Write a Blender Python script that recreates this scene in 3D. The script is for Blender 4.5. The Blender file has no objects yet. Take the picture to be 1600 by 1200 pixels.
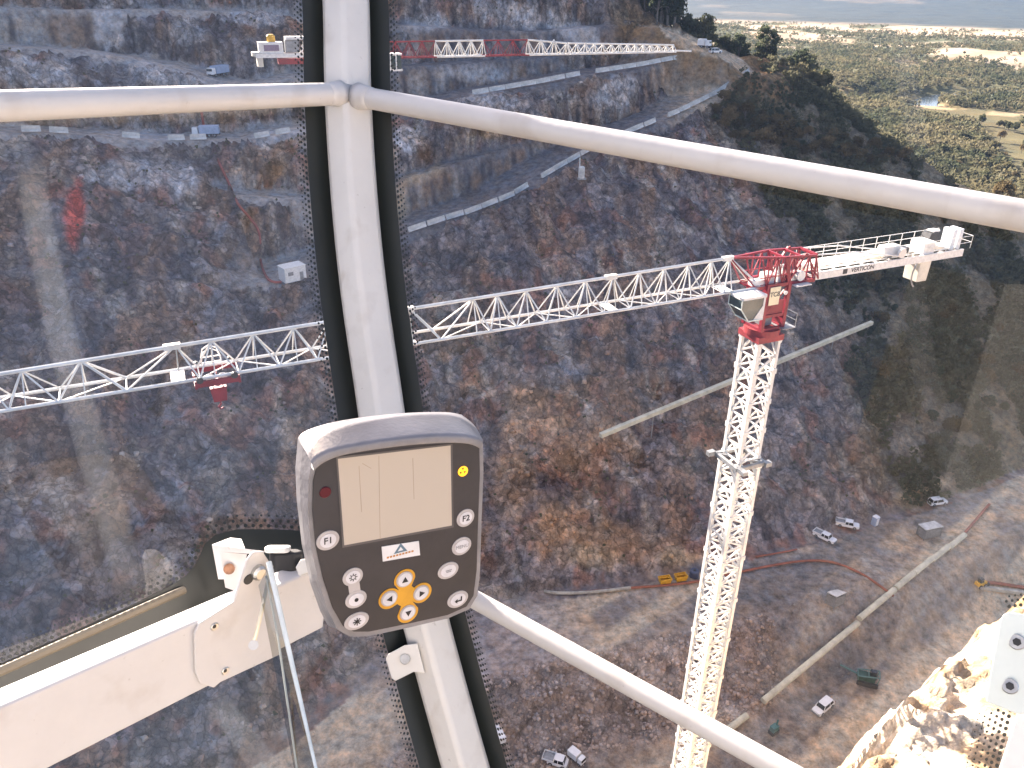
import bpy, math, random
import numpy as np
from mathutils import Vector, Matrix

random.seed(7)
rng = np.random.default_rng(11)
S = bpy.context.scene
C = S.collection

# ------------------------------------------------------------------ camera
FPX, PITCH, ROLL = 1250.0, math.radians(27), math.radians(0.8)
CF = np.array([0, math.cos(PITCH), -math.sin(PITCH)])
_U0 = np.array([0, math.sin(PITCH), math.cos(PITCH)])
CR = math.cos(ROLL) * np.array([1.0, 0, 0]) + math.sin(ROLL) * _U0
CU = -math.sin(ROLL) * np.array([1.0, 0, 0]) + math.cos(ROLL) * _U0
cam = bpy.data.objects.new('camera', bpy.data.cameras.new('camera'))
C.objects.link(cam)
M = Matrix.Identity(4)
for i in range(3):
    M[i][0], M[i][1], M[i][2] = CR[i], CU[i], -CF[i]
cam.matrix_world = M
cam.data.sensor_width = 36
cam.data.lens = 36 * FPX / 1600
cam.data.clip_start = 0.05
cam.data.clip_end = 60000
S.camera = cam

# ------------------------------------------------------------------ light
SUN_EL, SUN_AZ = math.radians(25), math.radians(-37)      # azimuth from +Y towards +X
SD = np.array([math.sin(SUN_AZ) * math.cos(SUN_EL), math.cos(SUN_AZ) * math.cos(SUN_EL), math.sin(SUN_EL)])
W = bpy.data.worlds.new('World')
S.world = W
W.use_nodes = True
nt = W.node_tree
sky = nt.nodes.new('ShaderNodeTexSky')
sky.sky_type = 'NISHITA'
sky.sun_disc = False
sky.sun_elevation = SUN_EL
sky.sun_rotation = SUN_AZ
sky.altitude = 600
sky.air_density = 0.75
sky.dust_density = 4.0
sky.ozone_density = 0.4
nt.links.new(sky.outputs['Color'], nt.nodes['Background'].inputs['Color'])
nt.nodes['Background'].inputs['Strength'].default_value = 0.08
sun = bpy.data.objects.new('sun', bpy.data.lights.new('sun', 'SUN'))
C.objects.link(sun)
sun.data.energy = 5.0
sun.data.angle = math.radians(0.5)
sun.data.color = (1.0, 0.95, 0.86)
sun.rotation_euler = Vector(-SD).to_track_quat('-Z', 'Y').to_euler()
S.view_settings.view_transform = 'Standard'
S.view_settings.look = 'None'
S.view_settings.gamma = 1
S.view_settings.use_curve_mapping = False
S.view_settings.exposure = 2.38
S.view_settings.use_white_balance = True
S.view_settings.white_balance_temperature = 7000
S.view_settings.white_balance_tint = 18
S.cycles.max_bounces = 6
S.cycles.diffuse_bounces = 3
S.cycles.glossy_bounces = 3
S.cycles.transparent_max_bounces = 12
S.cycles.volume_bounces = 0
S.cycles.caustics_reflective = False
S.cycles.caustics_refractive = False
S.cycles.use_denoising = True
S.render.use_persistent_data = False


def ray(x, y):
    return (x - 800) / FPX * CR + CF - (y - 600) / FPX * CU


def P(x, y, d):
    return ray(x, y) * d


def at_z(x, y, z):
    k = ray(x, y)
    return k * z / k[2]


def project(p):
    p = np.asarray(p, float)
    d = p @ CF
    return 800 + FPX * (p @ CR) / d, 600 - FPX * (p @ CU) / d


# ------------------------------------------------------------------ noise
def _h(ix, iy, s):
    n = (ix.astype(np.int64) * 374761393 + iy.astype(np.int64) * 668265263 + s * 974711) & 0xffffffff
    n = ((n ^ (n >> 13)) * 1274126177) & 0xffffffff
    n = ((n ^ (n >> 16)) * 2246822519) & 0xffffffff
    return ((n ^ (n >> 15)) & 0xffffff) / float(0xffffff)


def vn(x, y, s=0):
    ix, iy = np.floor(x), np.floor(y)
    fx, fy = x - ix, y - iy
    fx = fx * fx * fx * (fx * (fx * 6 - 15) + 10)
    fy = fy * fy * fy * (fy * (fy * 6 - 15) + 10)
    a, b = _h(ix, iy, s), _h(ix + 1, iy, s)
    c, d = _h(ix, iy + 1, s), _h(ix + 1, iy + 1, s)
    return (a + (b - a) * fx) * (1 - fy) + (c + (d - c) * fx) * fy


def fbm(x, y, octs=4, s=0, ridged=False, gain=0.5):
    t = np.zeros_like(x, dtype=float)
    a, tot = 1.0, 0.0
    for o in range(octs):
        v = vn(x, y, s + o * 17)
        if ridged:
            v = 1 - abs(2 * v - 1)
        t += a * v
        tot += a
        x, y, a = x * 2.03 + 5.2, y * 2.03 + 1.7, a * gain
    return t / tot


def sstep(a, b, x):
    t = np.clip((x - a) / (b - a), 0, 1)
    return t * t * (3 - 2 * t)


# ------------------------------------------------------------------ materials
def new_mat(name):
    m = bpy.data.materials.new(name)
    m.use_nodes = True
    return m, m.node_tree, m.node_tree.nodes['Principled BSDF']


def mat(name, col, rough=0.5, metal=0.0, vary=0.12, scale=8.0, bump=0.0, spec=0.5, dirt=None, coat=0.0):
    m, t, b = new_mat(name)
    n = t.nodes
    tc = n.new('ShaderNodeTexCoord')
    no = n.new('ShaderNodeTexNoise')
    no.inputs['Scale'].default_value = scale
    no.inputs['Detail'].default_value = 6
    no.inputs['Roughness'].default_value = 0.65
    t.links.new(tc.outputs['Object'], no.inputs['Vector'])
    r = n.new('ShaderNodeValToRGB')
    d = dirt or tuple(c * (1 - 2 * vary) for c in col)
    r.color_ramp.elements[0].position = 0.34
    r.color_ramp.elements[0].color = (*d, 1)
    r.color_ramp.elements[1].position = 0.62
    r.color_ramp.elements[1].color = (*[min(1, c * (1 + 0.4 * vary)) for c in col], 1)
    t.links.new(no.outputs['Fac'], r.inputs['Fac'])
    t.links.new(r.outputs['Color'], b.inputs['Base Color'])
    b.inputs['Roughness'].default_value = rough
    b.inputs['Metallic'].default_value = metal
    b.inputs['Specular IOR Level'].default_value = spec
    b.inputs['Coat Weight'].default_value = coat
    if bump:
        bp = n.new('ShaderNodeBump')
        bp.inputs['Strength'].default_value = bump
        bp.inputs['Distance'].default_value = 0.01
        n2 = n.new('ShaderNodeTexNoise')
        n2.inputs['Scale'].default_value = scale * 12
        t.links.new(tc.outputs['Object'], n2.inputs['Vector'])
        t.links.new(n2.outputs['Fac'], bp.inputs['Height'])
        t.links.new(bp.outputs['Normal'], b.inputs['Normal'])
    return m


def terrain_mat(name, scale, bump, dist, contrast=0.5, rough=0.95, cracks=()):
    """albedo from the surface's own colour attribute, broken up by noise; relief by bump"""
    m, t, b = new_mat(name)
    n = t.nodes
    tc = n.new('ShaderNodeTexCoord')
    at = n.new('ShaderNodeAttribute')
    at.attribute_name = 'Col'
    no = n.new('ShaderNodeTexNoise')
    no.inputs['Scale'].default_value = scale
    no.inputs['Detail'].default_value = 8
    no.inputs['Roughness'].default_value = 0.72
    t.links.new(tc.outputs['Object'], no.inputs['Vector'])
    mr = n.new('ShaderNodeMapRange')
    mr.inputs['From Min'].default_value = 0.3
    mr.inputs['From Max'].default_value = 0.7
    mr.inputs['To Min'].default_value = 1 - contrast
    mr.inputs['To Max'].default_value = 1 + contrast
    nh = n.new('ShaderNodeTexNoise')
    nh.inputs['Scale'].default_value = scale * 0.45
    nh.inputs['Detail'].default_value = 7
    nh.inputs['Roughness'].default_value = 0.75
    t.links.new(tc.outputs['Object'], nh.inputs['Vector'])
    hr = n.new('ShaderNodeValToRGB')
    hr.color_ramp.elements[0].position = 0.38
    hr.color_ramp.elements[0].color = (0.90, 0.95, 1.02, 1)
    hr.color_ramp.elements[1].position = 0.62
    hr.color_ramp.elements[1].color = (1.20, 1.0, 0.84, 1)
    t.links.new(nh.outputs['Fac'], hr.inputs['Fac'])
    hm = n.new('ShaderNodeVectorMath')
    hm.operation = 'MULTIPLY'
    t.links.new(hr.outputs['Color'], hm.inputs[1])
    t.links.new(no.outputs['Fac'], mr.inputs['Value'])
    mx = n.new('ShaderNodeVectorMath')
    mx.operation = 'SCALE'
    t.links.new(at.outputs['Color'], hm.inputs[0])
    t.links.new(hm.outputs['Vector'], mx.inputs[0])
    t.links.new(mr.outputs['Result'], mx.inputs['Scale'])
    last = mx.outputs['Vector']
    # joints and blocks of the rock
    hsum = None
    for sc, dark, tone in cracks:
        wn = n.new('ShaderNodeTexNoise')
        wn.inputs['Scale'].default_value = sc * 0.8
        wn.inputs['Detail'].default_value = 4
        t.links.new(tc.outputs['Object'], wn.inputs['Vector'])
        wa = n.new('ShaderNodeVectorMath')
        wa.operation = 'MULTIPLY_ADD'
        wa.inputs[1].default_value = (1.6 / sc, 1.6 / sc, 1.6 / sc)
        t.links.new(wn.outputs['Color'], wa.inputs[0])
        mp = n.new('ShaderNodeMapping')
        mp.inputs['Scale'].default_value = (1, 1, 0.6)
        t.links.new(tc.outputs['Object'], mp.inputs['Vector'])
        t.links.new(mp.outputs[0], wa.inputs[2])
        ve = n.new('ShaderNodeTexVoronoi')
        ve.feature = 'DISTANCE_TO_EDGE'
        ve.inputs['Scale'].default_value = sc
        t.links.new(wa.outputs[0], ve.inputs['Vector'])
        vc = n.new('ShaderNodeTexVoronoi')
        vc.inputs['Scale'].default_value = sc
        t.links.new(wa.outputs[0], vc.inputs['Vector'])
        m1 = n.new('ShaderNodeMapRange')
        m1.inputs['From Max'].default_value = 0.09
        m1.inputs['To Min'].default_value = dark
        t.links.new(ve.outputs['Distance'], m1.inputs['Value'])
        sp = n.new('ShaderNodeSeparateColor')
        t.links.new(vc.outputs['Color'], sp.inputs['Color'])
        m2 = n.new('ShaderNodeMapRange')
        m2.inputs['To Min'].default_value = 1 - tone
        m2.inputs['To Max'].default_value = 1 + tone
        t.links.new(sp.outputs[0], m2.inputs['Value'])
        pm = n.new('ShaderNodeMath')
        pm.operation = 'MULTIPLY'
        t.links.new(m1.outputs[0], pm.inputs[0])
        t.links.new(m2.outputs[0], pm.inputs[1])
        sx = n.new('ShaderNodeVectorMath')
        sx.operation = 'SCALE'
        t.links.new(last, sx.inputs[0])
        mk = n.new('ShaderNodeMix')
        mk.inputs['A'].default_value = 1.0
        t.links.new(at.outputs['Alpha'], mk.inputs['Factor'])
        t.links.new(pm.outputs[0], mk.inputs['B'])
        t.links.new(mk.outputs['Result'], sx.inputs['Scale'])
        last = sx.outputs['Vector']
    t.links.new(last, b.inputs['Base Color'])
    b.inputs['Roughness'].default_value = rough
    b.inputs['Specular IOR Level'].default_value = 0.15
    n2 = n.new('ShaderNodeTexNoise')
    n2.inputs['Scale'].default_value = scale * 1.7
    n2.inputs['Detail'].default_value = 9
    n2.inputs['Roughness'].default_value = 0.7
    t.links.new(tc.outputs['Object'], n2.inputs['Vector'])
    bp = n.new('ShaderNodeBump')
    bp.inputs['Strength'].default_value = bump
    bp.inputs['Distance'].default_value = dist
    t.links.new(n2.outputs['Fac'], bp.inputs['Height'])
    t.links.new(bp.outputs['Normal'], b.inputs['Normal'])
    return m


def leaf_mat(name, c0, c1, c2, scale):
    m, t, b = new_mat(name)
    n = t.nodes
    g = n.new('ShaderNodeNewGeometry')
    oi = n.new('ShaderNodeObjectInfo')
    no = n.new('ShaderNodeTexNoise')
    no.inputs['Scale'].default_value = scale
    no.inputs['Detail'].default_value = 5
    t.links.new(g.outputs['Position'], no.inputs['Vector'])
    ad = n.new('ShaderNodeMath')
    ad.operation = 'MULTIPLY_ADD'
    ad.inputs[1].default_value = 0.35
    t.links.new(oi.outputs['Random'], ad.inputs[0])
    t.links.new(no.outputs['Fac'], ad.inputs[2])
    r = n.new('ShaderNodeValToRGB')
    r.color_ramp.elements[0].position = 0.4
    r.color_ramp.elements[0].color = (*c0, 1)
    r.color_ramp.elements[1].position = 0.9
    r.color_ramp.elements[1].color = (*c2, 1)
    e = r.color_ramp.elements.new(0.65)
    e.color = (*c1, 1)
    t.links.new(ad.outputs[0], r.inputs['Fac'])
    t.links.new(r.outputs['Color'], b.inputs['Base Color'])
    b.inputs['Roughness'].default_value = 0.8
    b.inputs['Specular IOR Level'].default_value = 0.15
    tl = n.new('ShaderNodeBsdfTranslucent')
    t.links.new(r.outputs['Color'], tl.inputs['Color'])
    ms = n.new('ShaderNodeMixShader')
    ms.inputs['Fac'].default_value = 0.45
    t.links.new(b.outputs[0], ms.inputs[1])
    t.links.new(tl.outputs[0], ms.inputs[2])
    t.links.new(ms.outputs[0], n['Material Output'].inputs['Surface'])
    return m


def worn_paint(name, colr, grime, rough=0.4):
    """gloss paint with handled grime, small chips and scuffs"""
    m = mat(name, colr, rough, vary=0.035, scale=5, bump=0.06)
    t = m.node_tree
    n = t.nodes
    b = n['Principled BSDF']
    src = b.inputs['Base Color'].links[0].from_socket
    tc = n.new('ShaderNodeTexCoord')
    for sc, lo, hi, c, amt, st in ((14, 0.56, 0.74, grime, 0.45, (1, 1, 1)), (95, 0.70, 0.76, tuple(g * 0.7 for g in grime), 0.35, (1, 1, 1)), (34, 0.66, 0.78, grime, 0.35, (1, 1, 0.12))):
        mp = n.new('ShaderNodeMapping')
        mp.inputs['Scale'].default_value = st
        t.links.new(tc.outputs['Object'], mp.inputs['Vector'])
        no = n.new('ShaderNodeTexNoise')
        no.inputs['Scale'].default_value = sc
        no.inputs['Detail'].default_value = 5
        t.links.new(mp.outputs[0], no.inputs['Vector'])
        mr = n.new('ShaderNodeMapRange')
        mr.inputs['From Min'].default_value = lo
        mr.inputs['From Max'].default_value = hi
        mr.inputs['To Max'].default_value = amt
        t.links.new(no.outputs['Fac'], mr.inputs['Value'])
        mx = n.new('ShaderNodeMix')
        mx.data_type = 'RGBA'
        t.links.new(mr.outputs['Result'], mx.inputs['Factor'])
        t.links.new(src, mx.inputs['A'])
        mx.inputs['B'].default_value = (*c, 1)
        src = mx.outputs['Result']
    t.links.new(src, b.inputs['Base Color'])
    return m


RAILP = worn_paint('rail_cream_paint', (0.62, 0.59, 0.56), (0.42, 0.36, 0.30), 0.38)
CREAM = worn_paint('cream_paint', (0.74, 0.705, 0.655), (0.47, 0.40, 0.33), 0.36)
SILL = worn_paint('sill_white_paint', (0.64, 0.62, 0.61), (0.42, 0.37, 0.33), 0.45)
WHITE = mat('white_paint', (0.76, 0.75, 0.72), 0.45, vary=0.10, scale=3)
STEELW = mat('crane_white_paint', (0.78, 0.765, 0.72), 0.45, vary=0.12, scale=0.8)
RED = mat('crane_red_paint', (0.26, 0.014, 0.028), 0.45, vary=0.15, scale=0.8)
DKRED = mat('faded_red_paint', (0.30, 0.03, 0.035), 0.55, vary=0.2, scale=0.8)
GREY = mat('grey_metal', (0.28, 0.29, 0.30), 0.5, metal=0.3, vary=0.15, scale=2)
DARK = mat('dark_metal', (0.04, 0.042, 0.045), 0.5, vary=0.2, scale=4)
RUBBER = mat('black_rubber', (0.02, 0.02, 0.022), 0.7, vary=0.1, scale=9)
FRIT = mat('black_ceramic_print', (0.018, 0.022, 0.020), 0.35, vary=0.1, scale=4)
GALV = mat('zinc_plated_steel', (0.62, 0.62, 0.60), 0.32, metal=0.85, vary=0.12, scale=30)
CONC = mat('weathered_concrete', (0.62, 0.62, 0.60), 0.9, vary=0.2, scale=0.6)
COUNTER = mat('pale_concrete_block', (0.66, 0.62, 0.53), 0.85, vary=0.12, scale=0.7)
YEL = mat('yellow_paint', (0.70, 0.38, 0.03), 0.5, vary=0.15, scale=1.5)
ORANGE = mat('orange_hose', (0.33, 0.105, 0.06), 0.6, vary=0.2, scale=0.4)
TEAL = mat('green_machine_paint', (0.02, 0.075, 0.06), 0.6, vary=0.25, scale=0.8)
BLUE = mat('pale_blue_plastic', (0.34, 0.42, 0.56), 0.5, vary=0.1, scale=2)
WINDOW = mat('dark_window_glass', (0.02, 0.025, 0.03), 0.12, vary=0.1, scale=1, spec=0.6)
CABGLASS = mat('cab_window_glass', (0.05, 0.075, 0.075), 0.08, vary=0.2, scale=1, spec=0.7)
PALE_REFLECTION = mat('pale_olive_bar', (0.60, 0.57, 0.44), 0.7, vary=0.15, scale=0.5)  # coat of the solid bars that imitate glass reflections
PLANK = mat('bleached_timber', (0.45, 0.42, 0.36), 0.85, vary=0.2, scale=0.7)


# ------------------------------------------------------------------ mesh builder
class MB:
    def __init__(s):
        s.v, s.f = [], []

    def add(s, vs, fs):
        b = len(s.v)
        s.v.extend([tuple(map(float, p)) for p in vs])
        s.f.extend([tuple(i + b for i in f) for f in fs])
        return s

    def box(s, c, size, taper=(1, 1), ax=None, bev=0.0):
        """box about c; the top face is scaled by taper; ax: 3 axis vectors"""
        c = np.array(c, float)
        sx, sy, sz = [q / 2 for q in size]
        A = np.array(ax, float) if ax is not None else np.eye(3)
        if bev:
            o = [(-sx + bev, -sy), (sx - bev, -sy), (sx, -sy + bev), (sx, sy - bev), (sx - bev, sy), (-sx + bev, sy), (-sx, sy - bev), (-sx, -sy + bev)]
        else:
            o = [(-sx, -sy), (sx, -sy), (sx, sy), (-sx, sy)]
        n = len(o)
        vs = [c + A[0] * x + A[1] * y - A[2] * sz for x, y in o] + [c + A[0] * x * taper[0] + A[1] * y * taper[1] + A[2] * sz for x, y in o]
        fs = [tuple(reversed(range(n))), tuple(range(n, 2 * n))] + [(i, (i + 1) % n, n + (i + 1) % n, n + i) for i in range(n)]
        return s.add(vs, fs)

    def bar(s, a, b, w, h=None, up=(0, 0, 1)):
        a, b = np.array(a, float), np.array(b, float)
        d = b - a
        L = np.linalg.norm(d)
        if L < 1e-9:
            return s
        d /= L
        u = np.array(up, float)
        if abs(d @ u) > 0.98:
            u = np.array([1.0, 0, 0])
        sd = np.cross(d, u)
        sd /= np.linalg.norm(sd)
        u = np.cross(sd, d)
        return s.box((a + b) / 2, (L, w, h or w), ax=(d, sd, u))

    def tube(s, pts, r, n=8, cap=True):
        pts = [np.array(p, float) for p in pts]
        rs = r if hasattr(r, '__len__') else [r] * len(pts)
        vs, fs = [], []
        u = None
        for i, p in enumerate(pts):
            d = pts[min(i + 1, len(pts) - 1)] - pts[max(i - 1, 0)]
            d = d / (np.linalg.norm(d) + 1e-12)
            if u is None:
                t = np.array([0, 0, 1.0]) if abs(d[2]) < 0.9 else np.array([1.0, 0, 0])
                u = np.cross(d, t)
            u = u - d * (u @ d)
            u /= np.linalg.norm(u)
            w = np.cross(d, u)
            for k in range(n):
                a = 2 * math.pi * k / n
                vs.append(p + rs[i] * (math.cos(a) * u + math.sin(a) * w))
        for i in range(len(pts) - 1):
            for k in range(n):
                fs.append((i * n + k, i * n + (k + 1) % n, (i + 1) * n + (k + 1) % n, (i + 1) * n + k))
        if cap:
            fs.append(tuple(reversed(range(n))))
            fs.append(tuple(range((len(pts) - 1) * n, len(pts) * n)))
        return s.add(vs, fs)

    def prism(s, poly, off):
        """extrude a 3-D polygon by the vector off"""
        poly = [np.array(p, float) for p in poly]
        off = np.array(off, float)
        n = len(poly)
        return s.add(poly + [p + off for p in poly],
                     [tuple(range(n)), tuple(reversed(range(n, 2 * n)))] + [(i, n + i, n + (i + 1) % n, (i + 1) % n) for i in range(n)])

    def disc(s, c, nrm, r, h, n=20, up=(0, 0, 1), el=1.0, bev=0.0):
        c, nrm = np.array(c, float), np.array(nrm, float)
        nrm = nrm / np.linalg.norm(nrm)
        u = np.cross(np.array(up, float), nrm)
        u /= np.linalg.norm(u)
        w = np.cross(nrm, u)
        ring = [math.cos(2 * math.pi * k / n) * u * el + math.sin(2 * math.pi * k / n) * w for k in range(n)]
        if bev:
            L = [(r, 0), (r, h - bev), (r - bev, h)]
        else:
            L = [(r, 0), (r, h)]
        vs = [c + q * rr + nrm * hh for rr, hh in L for q in ring]
        fs = [(i * n + k, i * n + (k + 1) % n, (i + 1) * n + (k + 1) % n, (i + 1) * n + k) for i in range(len(L) - 1) for k in range(n)]
        fs.append(tuple(range((len(L) - 1) * n, len(L) * n)))
        fs.append(tuple(reversed(range(n))))
        return s.add(vs, fs)

    def mesh(s, name, m, smooth=False):
        me = bpy.data.meshes.new(name)
        me.from_pydata(s.v, [], s.f)
        me.materials.append(m)
        if smooth:
            me.polygons.foreach_set('use_smooth', [True] * len(me.polygons))
        return me

    def build(s, name, m, parent=None, smooth=False, bevel=0.0, label=None, autosmooth=None, kind=None):
        me = s.mesh(name, m, smooth)
        o = bpy.data.objects.new(name, me)
        C.objects.link(o)
        if parent is not None:
            o.parent = parent
        if bevel:
            b = o.modifiers.new('bevel', 'BEVEL')
            b.width = bevel
            b.segments = 3
            b.limit_method = 'ANGLE'
            b.angle_limit = math.radians(35)
        if label:
            o['label'] = label
        if kind:
            o['kind'] = kind
        return o


def np_mesh(name, V, Fq, m, smooth=True, col=None, alpha=None):
    """fast mesh from numpy arrays (quads or triangles)"""
    me = bpy.data.meshes.new(name)
    k = Fq.shape[1]
    me.vertices.add(len(V))
    me.vertices.foreach_set('co', np.ascontiguousarray(V, dtype=np.float32).ravel())
    me.loops.add(Fq.size)
    me.loops.foreach_set('vertex_index', Fq.astype(np.int32).ravel())
    me.polygons.add(len(Fq))
    me.polygons.foreach_set('loop_start', np.arange(0, Fq.size, k, dtype=np.int32))
    me.polygons.foreach_set('loop_total', np.full(len(Fq), k, dtype=np.int32))
    if smooth:
        me.polygons.foreach_set('use_smooth', np.ones(len(Fq), dtype=bool))
    me.update(calc_edges=True)
    if col is not None:
        a = me.color_attributes.new('Col', 'FLOAT_COLOR', 'POINT')
        a.data.foreach_set('color', np.concatenate([col, np.ones((len(col), 1)) if alpha is None else np.asarray(alpha).reshape(-1, 1)], 1).astype(np.float32).ravel())
    me.materials.append(m)
    return me


def link(name, me, parent=None, kind=None):
    o = bpy.data.objects.new(name, me)
    C.objects.link(o)
    if parent is not None:
        o.parent = parent
    if kind:
        o['kind'] = kind
    return o


def tag(o, label, cat, group=None):
    o['label'], o['category'] = label, cat
    if group:
        o['group'] = group
    return o


def thing(name, label, cat, loc=(0, 0, 0), rz=0.0, group=None):
    o = bpy.data.objects.new(name, None)
    C.objects.link(o)
    o.location = tuple(map(float, loc))
    o.rotation_euler = (0, 0, rz)
    o.empty_display_size = 0.2
    return tag(o, label, cat, group)


def dup(o, parent=None):
    c = o.copy()
    C.objects.link(c)
    if parent is not None:
        c.parent = parent
    for ch in o.children:
        dup(ch, c)
    return c


def ordinal(i):
    w = ['first', 'second', 'third', 'fourth', 'fifth', 'sixth', 'seventh', 'eighth', 'ninth', 'tenth', 'eleventh', 'twelfth', 'thirteenth', 'fourteenth', 'fifteenth',
         'sixteenth', 'seventeenth', 'eighteenth', 'nineteenth']
    t = {2: 'twent', 3: 'thirt', 4: 'fort', 5: 'fift', 6: 'sixt'}
    if i < 19:
        return w[i]
    q, r = divmod(i + 1, 10)
    return t[q] + 'ieth' if r == 0 else t[q] + 'y-' + w[r - 1]


def text_mesh(body, name, m, size, origin, ex, ey, parent, depth=0.0006, bold=0.0, label=None):
    """lettering as real flat letters, centred on origin in the plane ex, ey (world axes when parent has no transform)"""
    cu = bpy.data.curves.new(name, 'FONT')
    cu.body = body
    cu.size = size
    cu.align_x, cu.align_y = 'CENTER', 'CENTER'
    cu.extrude = depth
    cu.offset = bold
    tmp = bpy.data.objects.new('lettering_source', cu)
    C.objects.link(tmp)
    bpy.context.view_layer.update()
    me = bpy.data.meshes.new_from_object(tmp.evaluated_get(bpy.context.evaluated_depsgraph_get()))
    bpy.data.objects.remove(tmp)
    me.materials.clear()
    me.materials.append(m)
    ex, ey = np.array(ex, float), np.array(ey, float)
    ez = np.cross(ex, ey)
    T = Matrix(((ex[0], ey[0], ez[0], origin[0]), (ex[1], ey[1], ez[1], origin[1]), (ex[2], ey[2], ez[2], origin[2]), (0, 0, 0, 1)))
    me.transform(T)
    o = link(name, me, parent)
    if label:
        o['label'] = label
    return o

# ================================================================== TERRAIN
def seg_dist(x, y, pts):
    """distance to a polyline, index of the nearest segment and position along it; sign + on its left side"""
    best = np.full(x.shape, 1e18)
    sg = np.zeros_like(x)
    par = np.zeros_like(x)
    L = 0.0
    for i in range(len(pts) - 1):
        ax, ay = pts[i][0], pts[i][1]
        dx, dy = pts[i + 1][0] - ax, pts[i + 1][1] - ay
        l2 = dx * dx + dy * dy
        t = np.clip(((x - ax) * dx + (y - ay) * dy) / l2, 0, 1)
        ex, ey = x - ax - t * dx, y - ay - t * dy
        d = ex * ex + ey * ey
        k = d < best
        best = np.where(k, d, best)
        sg = np.where(k, np.sign(dx * ey - dy * ex), sg)
        par = np.where(k, i + t, par)
    return np.sqrt(best), sg, par


ROADZ, FLOORZ = -113.0, -121.0
TOE = [(-260, -60), (-170, 0), (-110, 45), (-60, 72), (-36, 92), (-18, 116), (4, 125), (34, 134), (70, 147), (107, 163), (150, 186), (200, 214), (300, 262)]
SLOPE = 0.64


X0, X1, Y0, Y1, ST = -270.0, 290.0, 15.0, 440.0, 0.68
gx = np.arange(X0, X1 + ST / 2, ST)
gy = np.arange(Y0, Y1 + ST / 2, ST)
GX, GY = np.meshgrid(gx, gy)


def march(px, py, Zg, d0=60.0, d1=640.0, step=0.4):
    k = ray(px, py)
    d = np.arange(d0, d1, step)
    p = d[:, None] * k[None, :]
    fx, fy = (p[:, 0] - X0) / ST, (p[:, 1] - Y0) / ST
    ok = (fx >= 0) & (fy >= 0) & (fx < len(gx) - 1) & (fy < len(gy) - 1)
    fx, fy = np.clip(fx, 0, len(gx) - 1.001), np.clip(fy, 0, len(gy) - 1.001)
    i, j = fx.astype(int), fy.astype(int)
    u, v = fx - i, fy - j
    z = (Zg[j, i] * (1 - u) + Zg[j, i + 1] * u) * (1 - v) + (Zg[j + 1, i] * (1 - u) + Zg[j + 1, i + 1] * u) * v
    h = np.nonzero((p[:, 2] < z) & ok)[0]
    if len(h) == 0:
        return None
    n = h[0]
    q = p[n].copy()
    q[2] = z[n]
    return q




def slope_only(x, y):
    d, sg, _ = seg_dist(x, y, TOE)
    s = d * sg
    hz = ROADZ + SLOPE * np.clip(s, 0, None)
    return np.where(hz > 70, 70 + (hz - 70) * 0.4, hz)


_Zs = slope_only(GX, GY)
RIDGE = [(-330, 300), (-200, 330), (-100, 345), (-20, 344)]
for a in ((985, 0), (1015, 22), (1045, 42), (1100, 62), (1165, 86), (1226, 106), (1265, 135), (1300, 163), (1350, 200), (1400, 232), (1450, 262), (1600, 348), (1720, 425)):
    q = march(*a, _Zs)
    if q is not None:
        RIDGE.append((q[0], q[1]))
RIDGE.append((RIDGE[-1][0] + 90, RIDGE[-1][1] - 45))


def hill_plain(x, y):
    """smooth hill: abutment slope above the toe, falling away behind the ridge"""
    d, sg, _ = seg_dist(x, y, TOE)
    s = d * sg
    hz = ROADZ + SLOPE * np.clip(s, 0, None)
    hz = np.where(hz > 70, 70 + (hz - 70) * 0.4, hz)
    rd, rs, rp = seg_dist(x, y, RIDGE)
    k = np.clip(rp, 0, len(RIDGE) - 1.001).astype(int)
    R = np.array(RIDGE, float)
    t = rp - k
    rx, ry = R[k, 0] + (R[k + 1, 0] - R[k, 0]) * t, R[k, 1] + (R[k + 1, 1] - R[k, 1]) * t
    d2, s2, _ = seg_dist(rx, ry, TOE)
    rz = ROADZ + SLOPE * np.clip(d2 * s2, 0, None)
    rz = np.where(rz > 70, 70 + (rz - 70) * 0.4, rz)
    back = rd * (rs > 0)
    bz = rz - 0.55 * np.clip(back - 5, 0, 45) - 0.22 * np.clip(back - 50, 0, None)
    z = np.where(back > 0, np.maximum(bz, -128), hz)
    # below the toe: haul road, rubble bank, valley floor
    lo = -s
    low = ROADZ - (ROADZ - FLOORZ) * sstep(15, 30, lo)
    z = np.where((s <= 0) & (back <= 0), low, z)
    return z, s, back


Z0, SD0, BK0 = hill_plain(GX, GY)


# benches cut into the hill: outer edges, widths
def hits(pix, Zg):
    out = [march(a, b, Zg) for a, b in pix]
    return [o for o in out if o is not None]


B_MAIN = hits([(1172, 116), (1162, 122), (1120, 150), (1060, 180), (1000, 205), (930, 235), (870, 270), (800, 312), (740, 335), (690, 350), (640, 366), (560, 392), (500, 424), (420, 444)], Z0)
B_UP = hits([(1112, 86), (1098, 89), (1050, 97), (1000, 107), (900, 122), (840, 134), (740, 152), (640, 182), (540, 196), (480, 205), (380, 224), (330, 222), (260, 224), (150, 214), (60, 210), (0, 212), (-80, 214)], Z0)
B_TOP = hits([(900, 92), (800, 100), (700, 104), (600, 112), (470, 122), (400, 136), (340, 128), (300, 118), (260, 105), (200, 92), (130, 82), (80, 78), (0, 74), (-90, 72)], Z0)
B_MID = hits([(960, 214), (900, 218), (780, 246), (700, 268), (620, 294), (560, 308), (480, 316), (380, 308)], Z0)
B_HI = hits([(960, 40), (840, 52), (700, 46), (600, 40), (500, 34), (400, 22), (250, 16), (120, 18), (0, 14), (-80, 14)], Z0)

Z = Z0.copy()
ROADM = np.zeros_like(Z)
CUT = np.zeros_like(Z)


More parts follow.
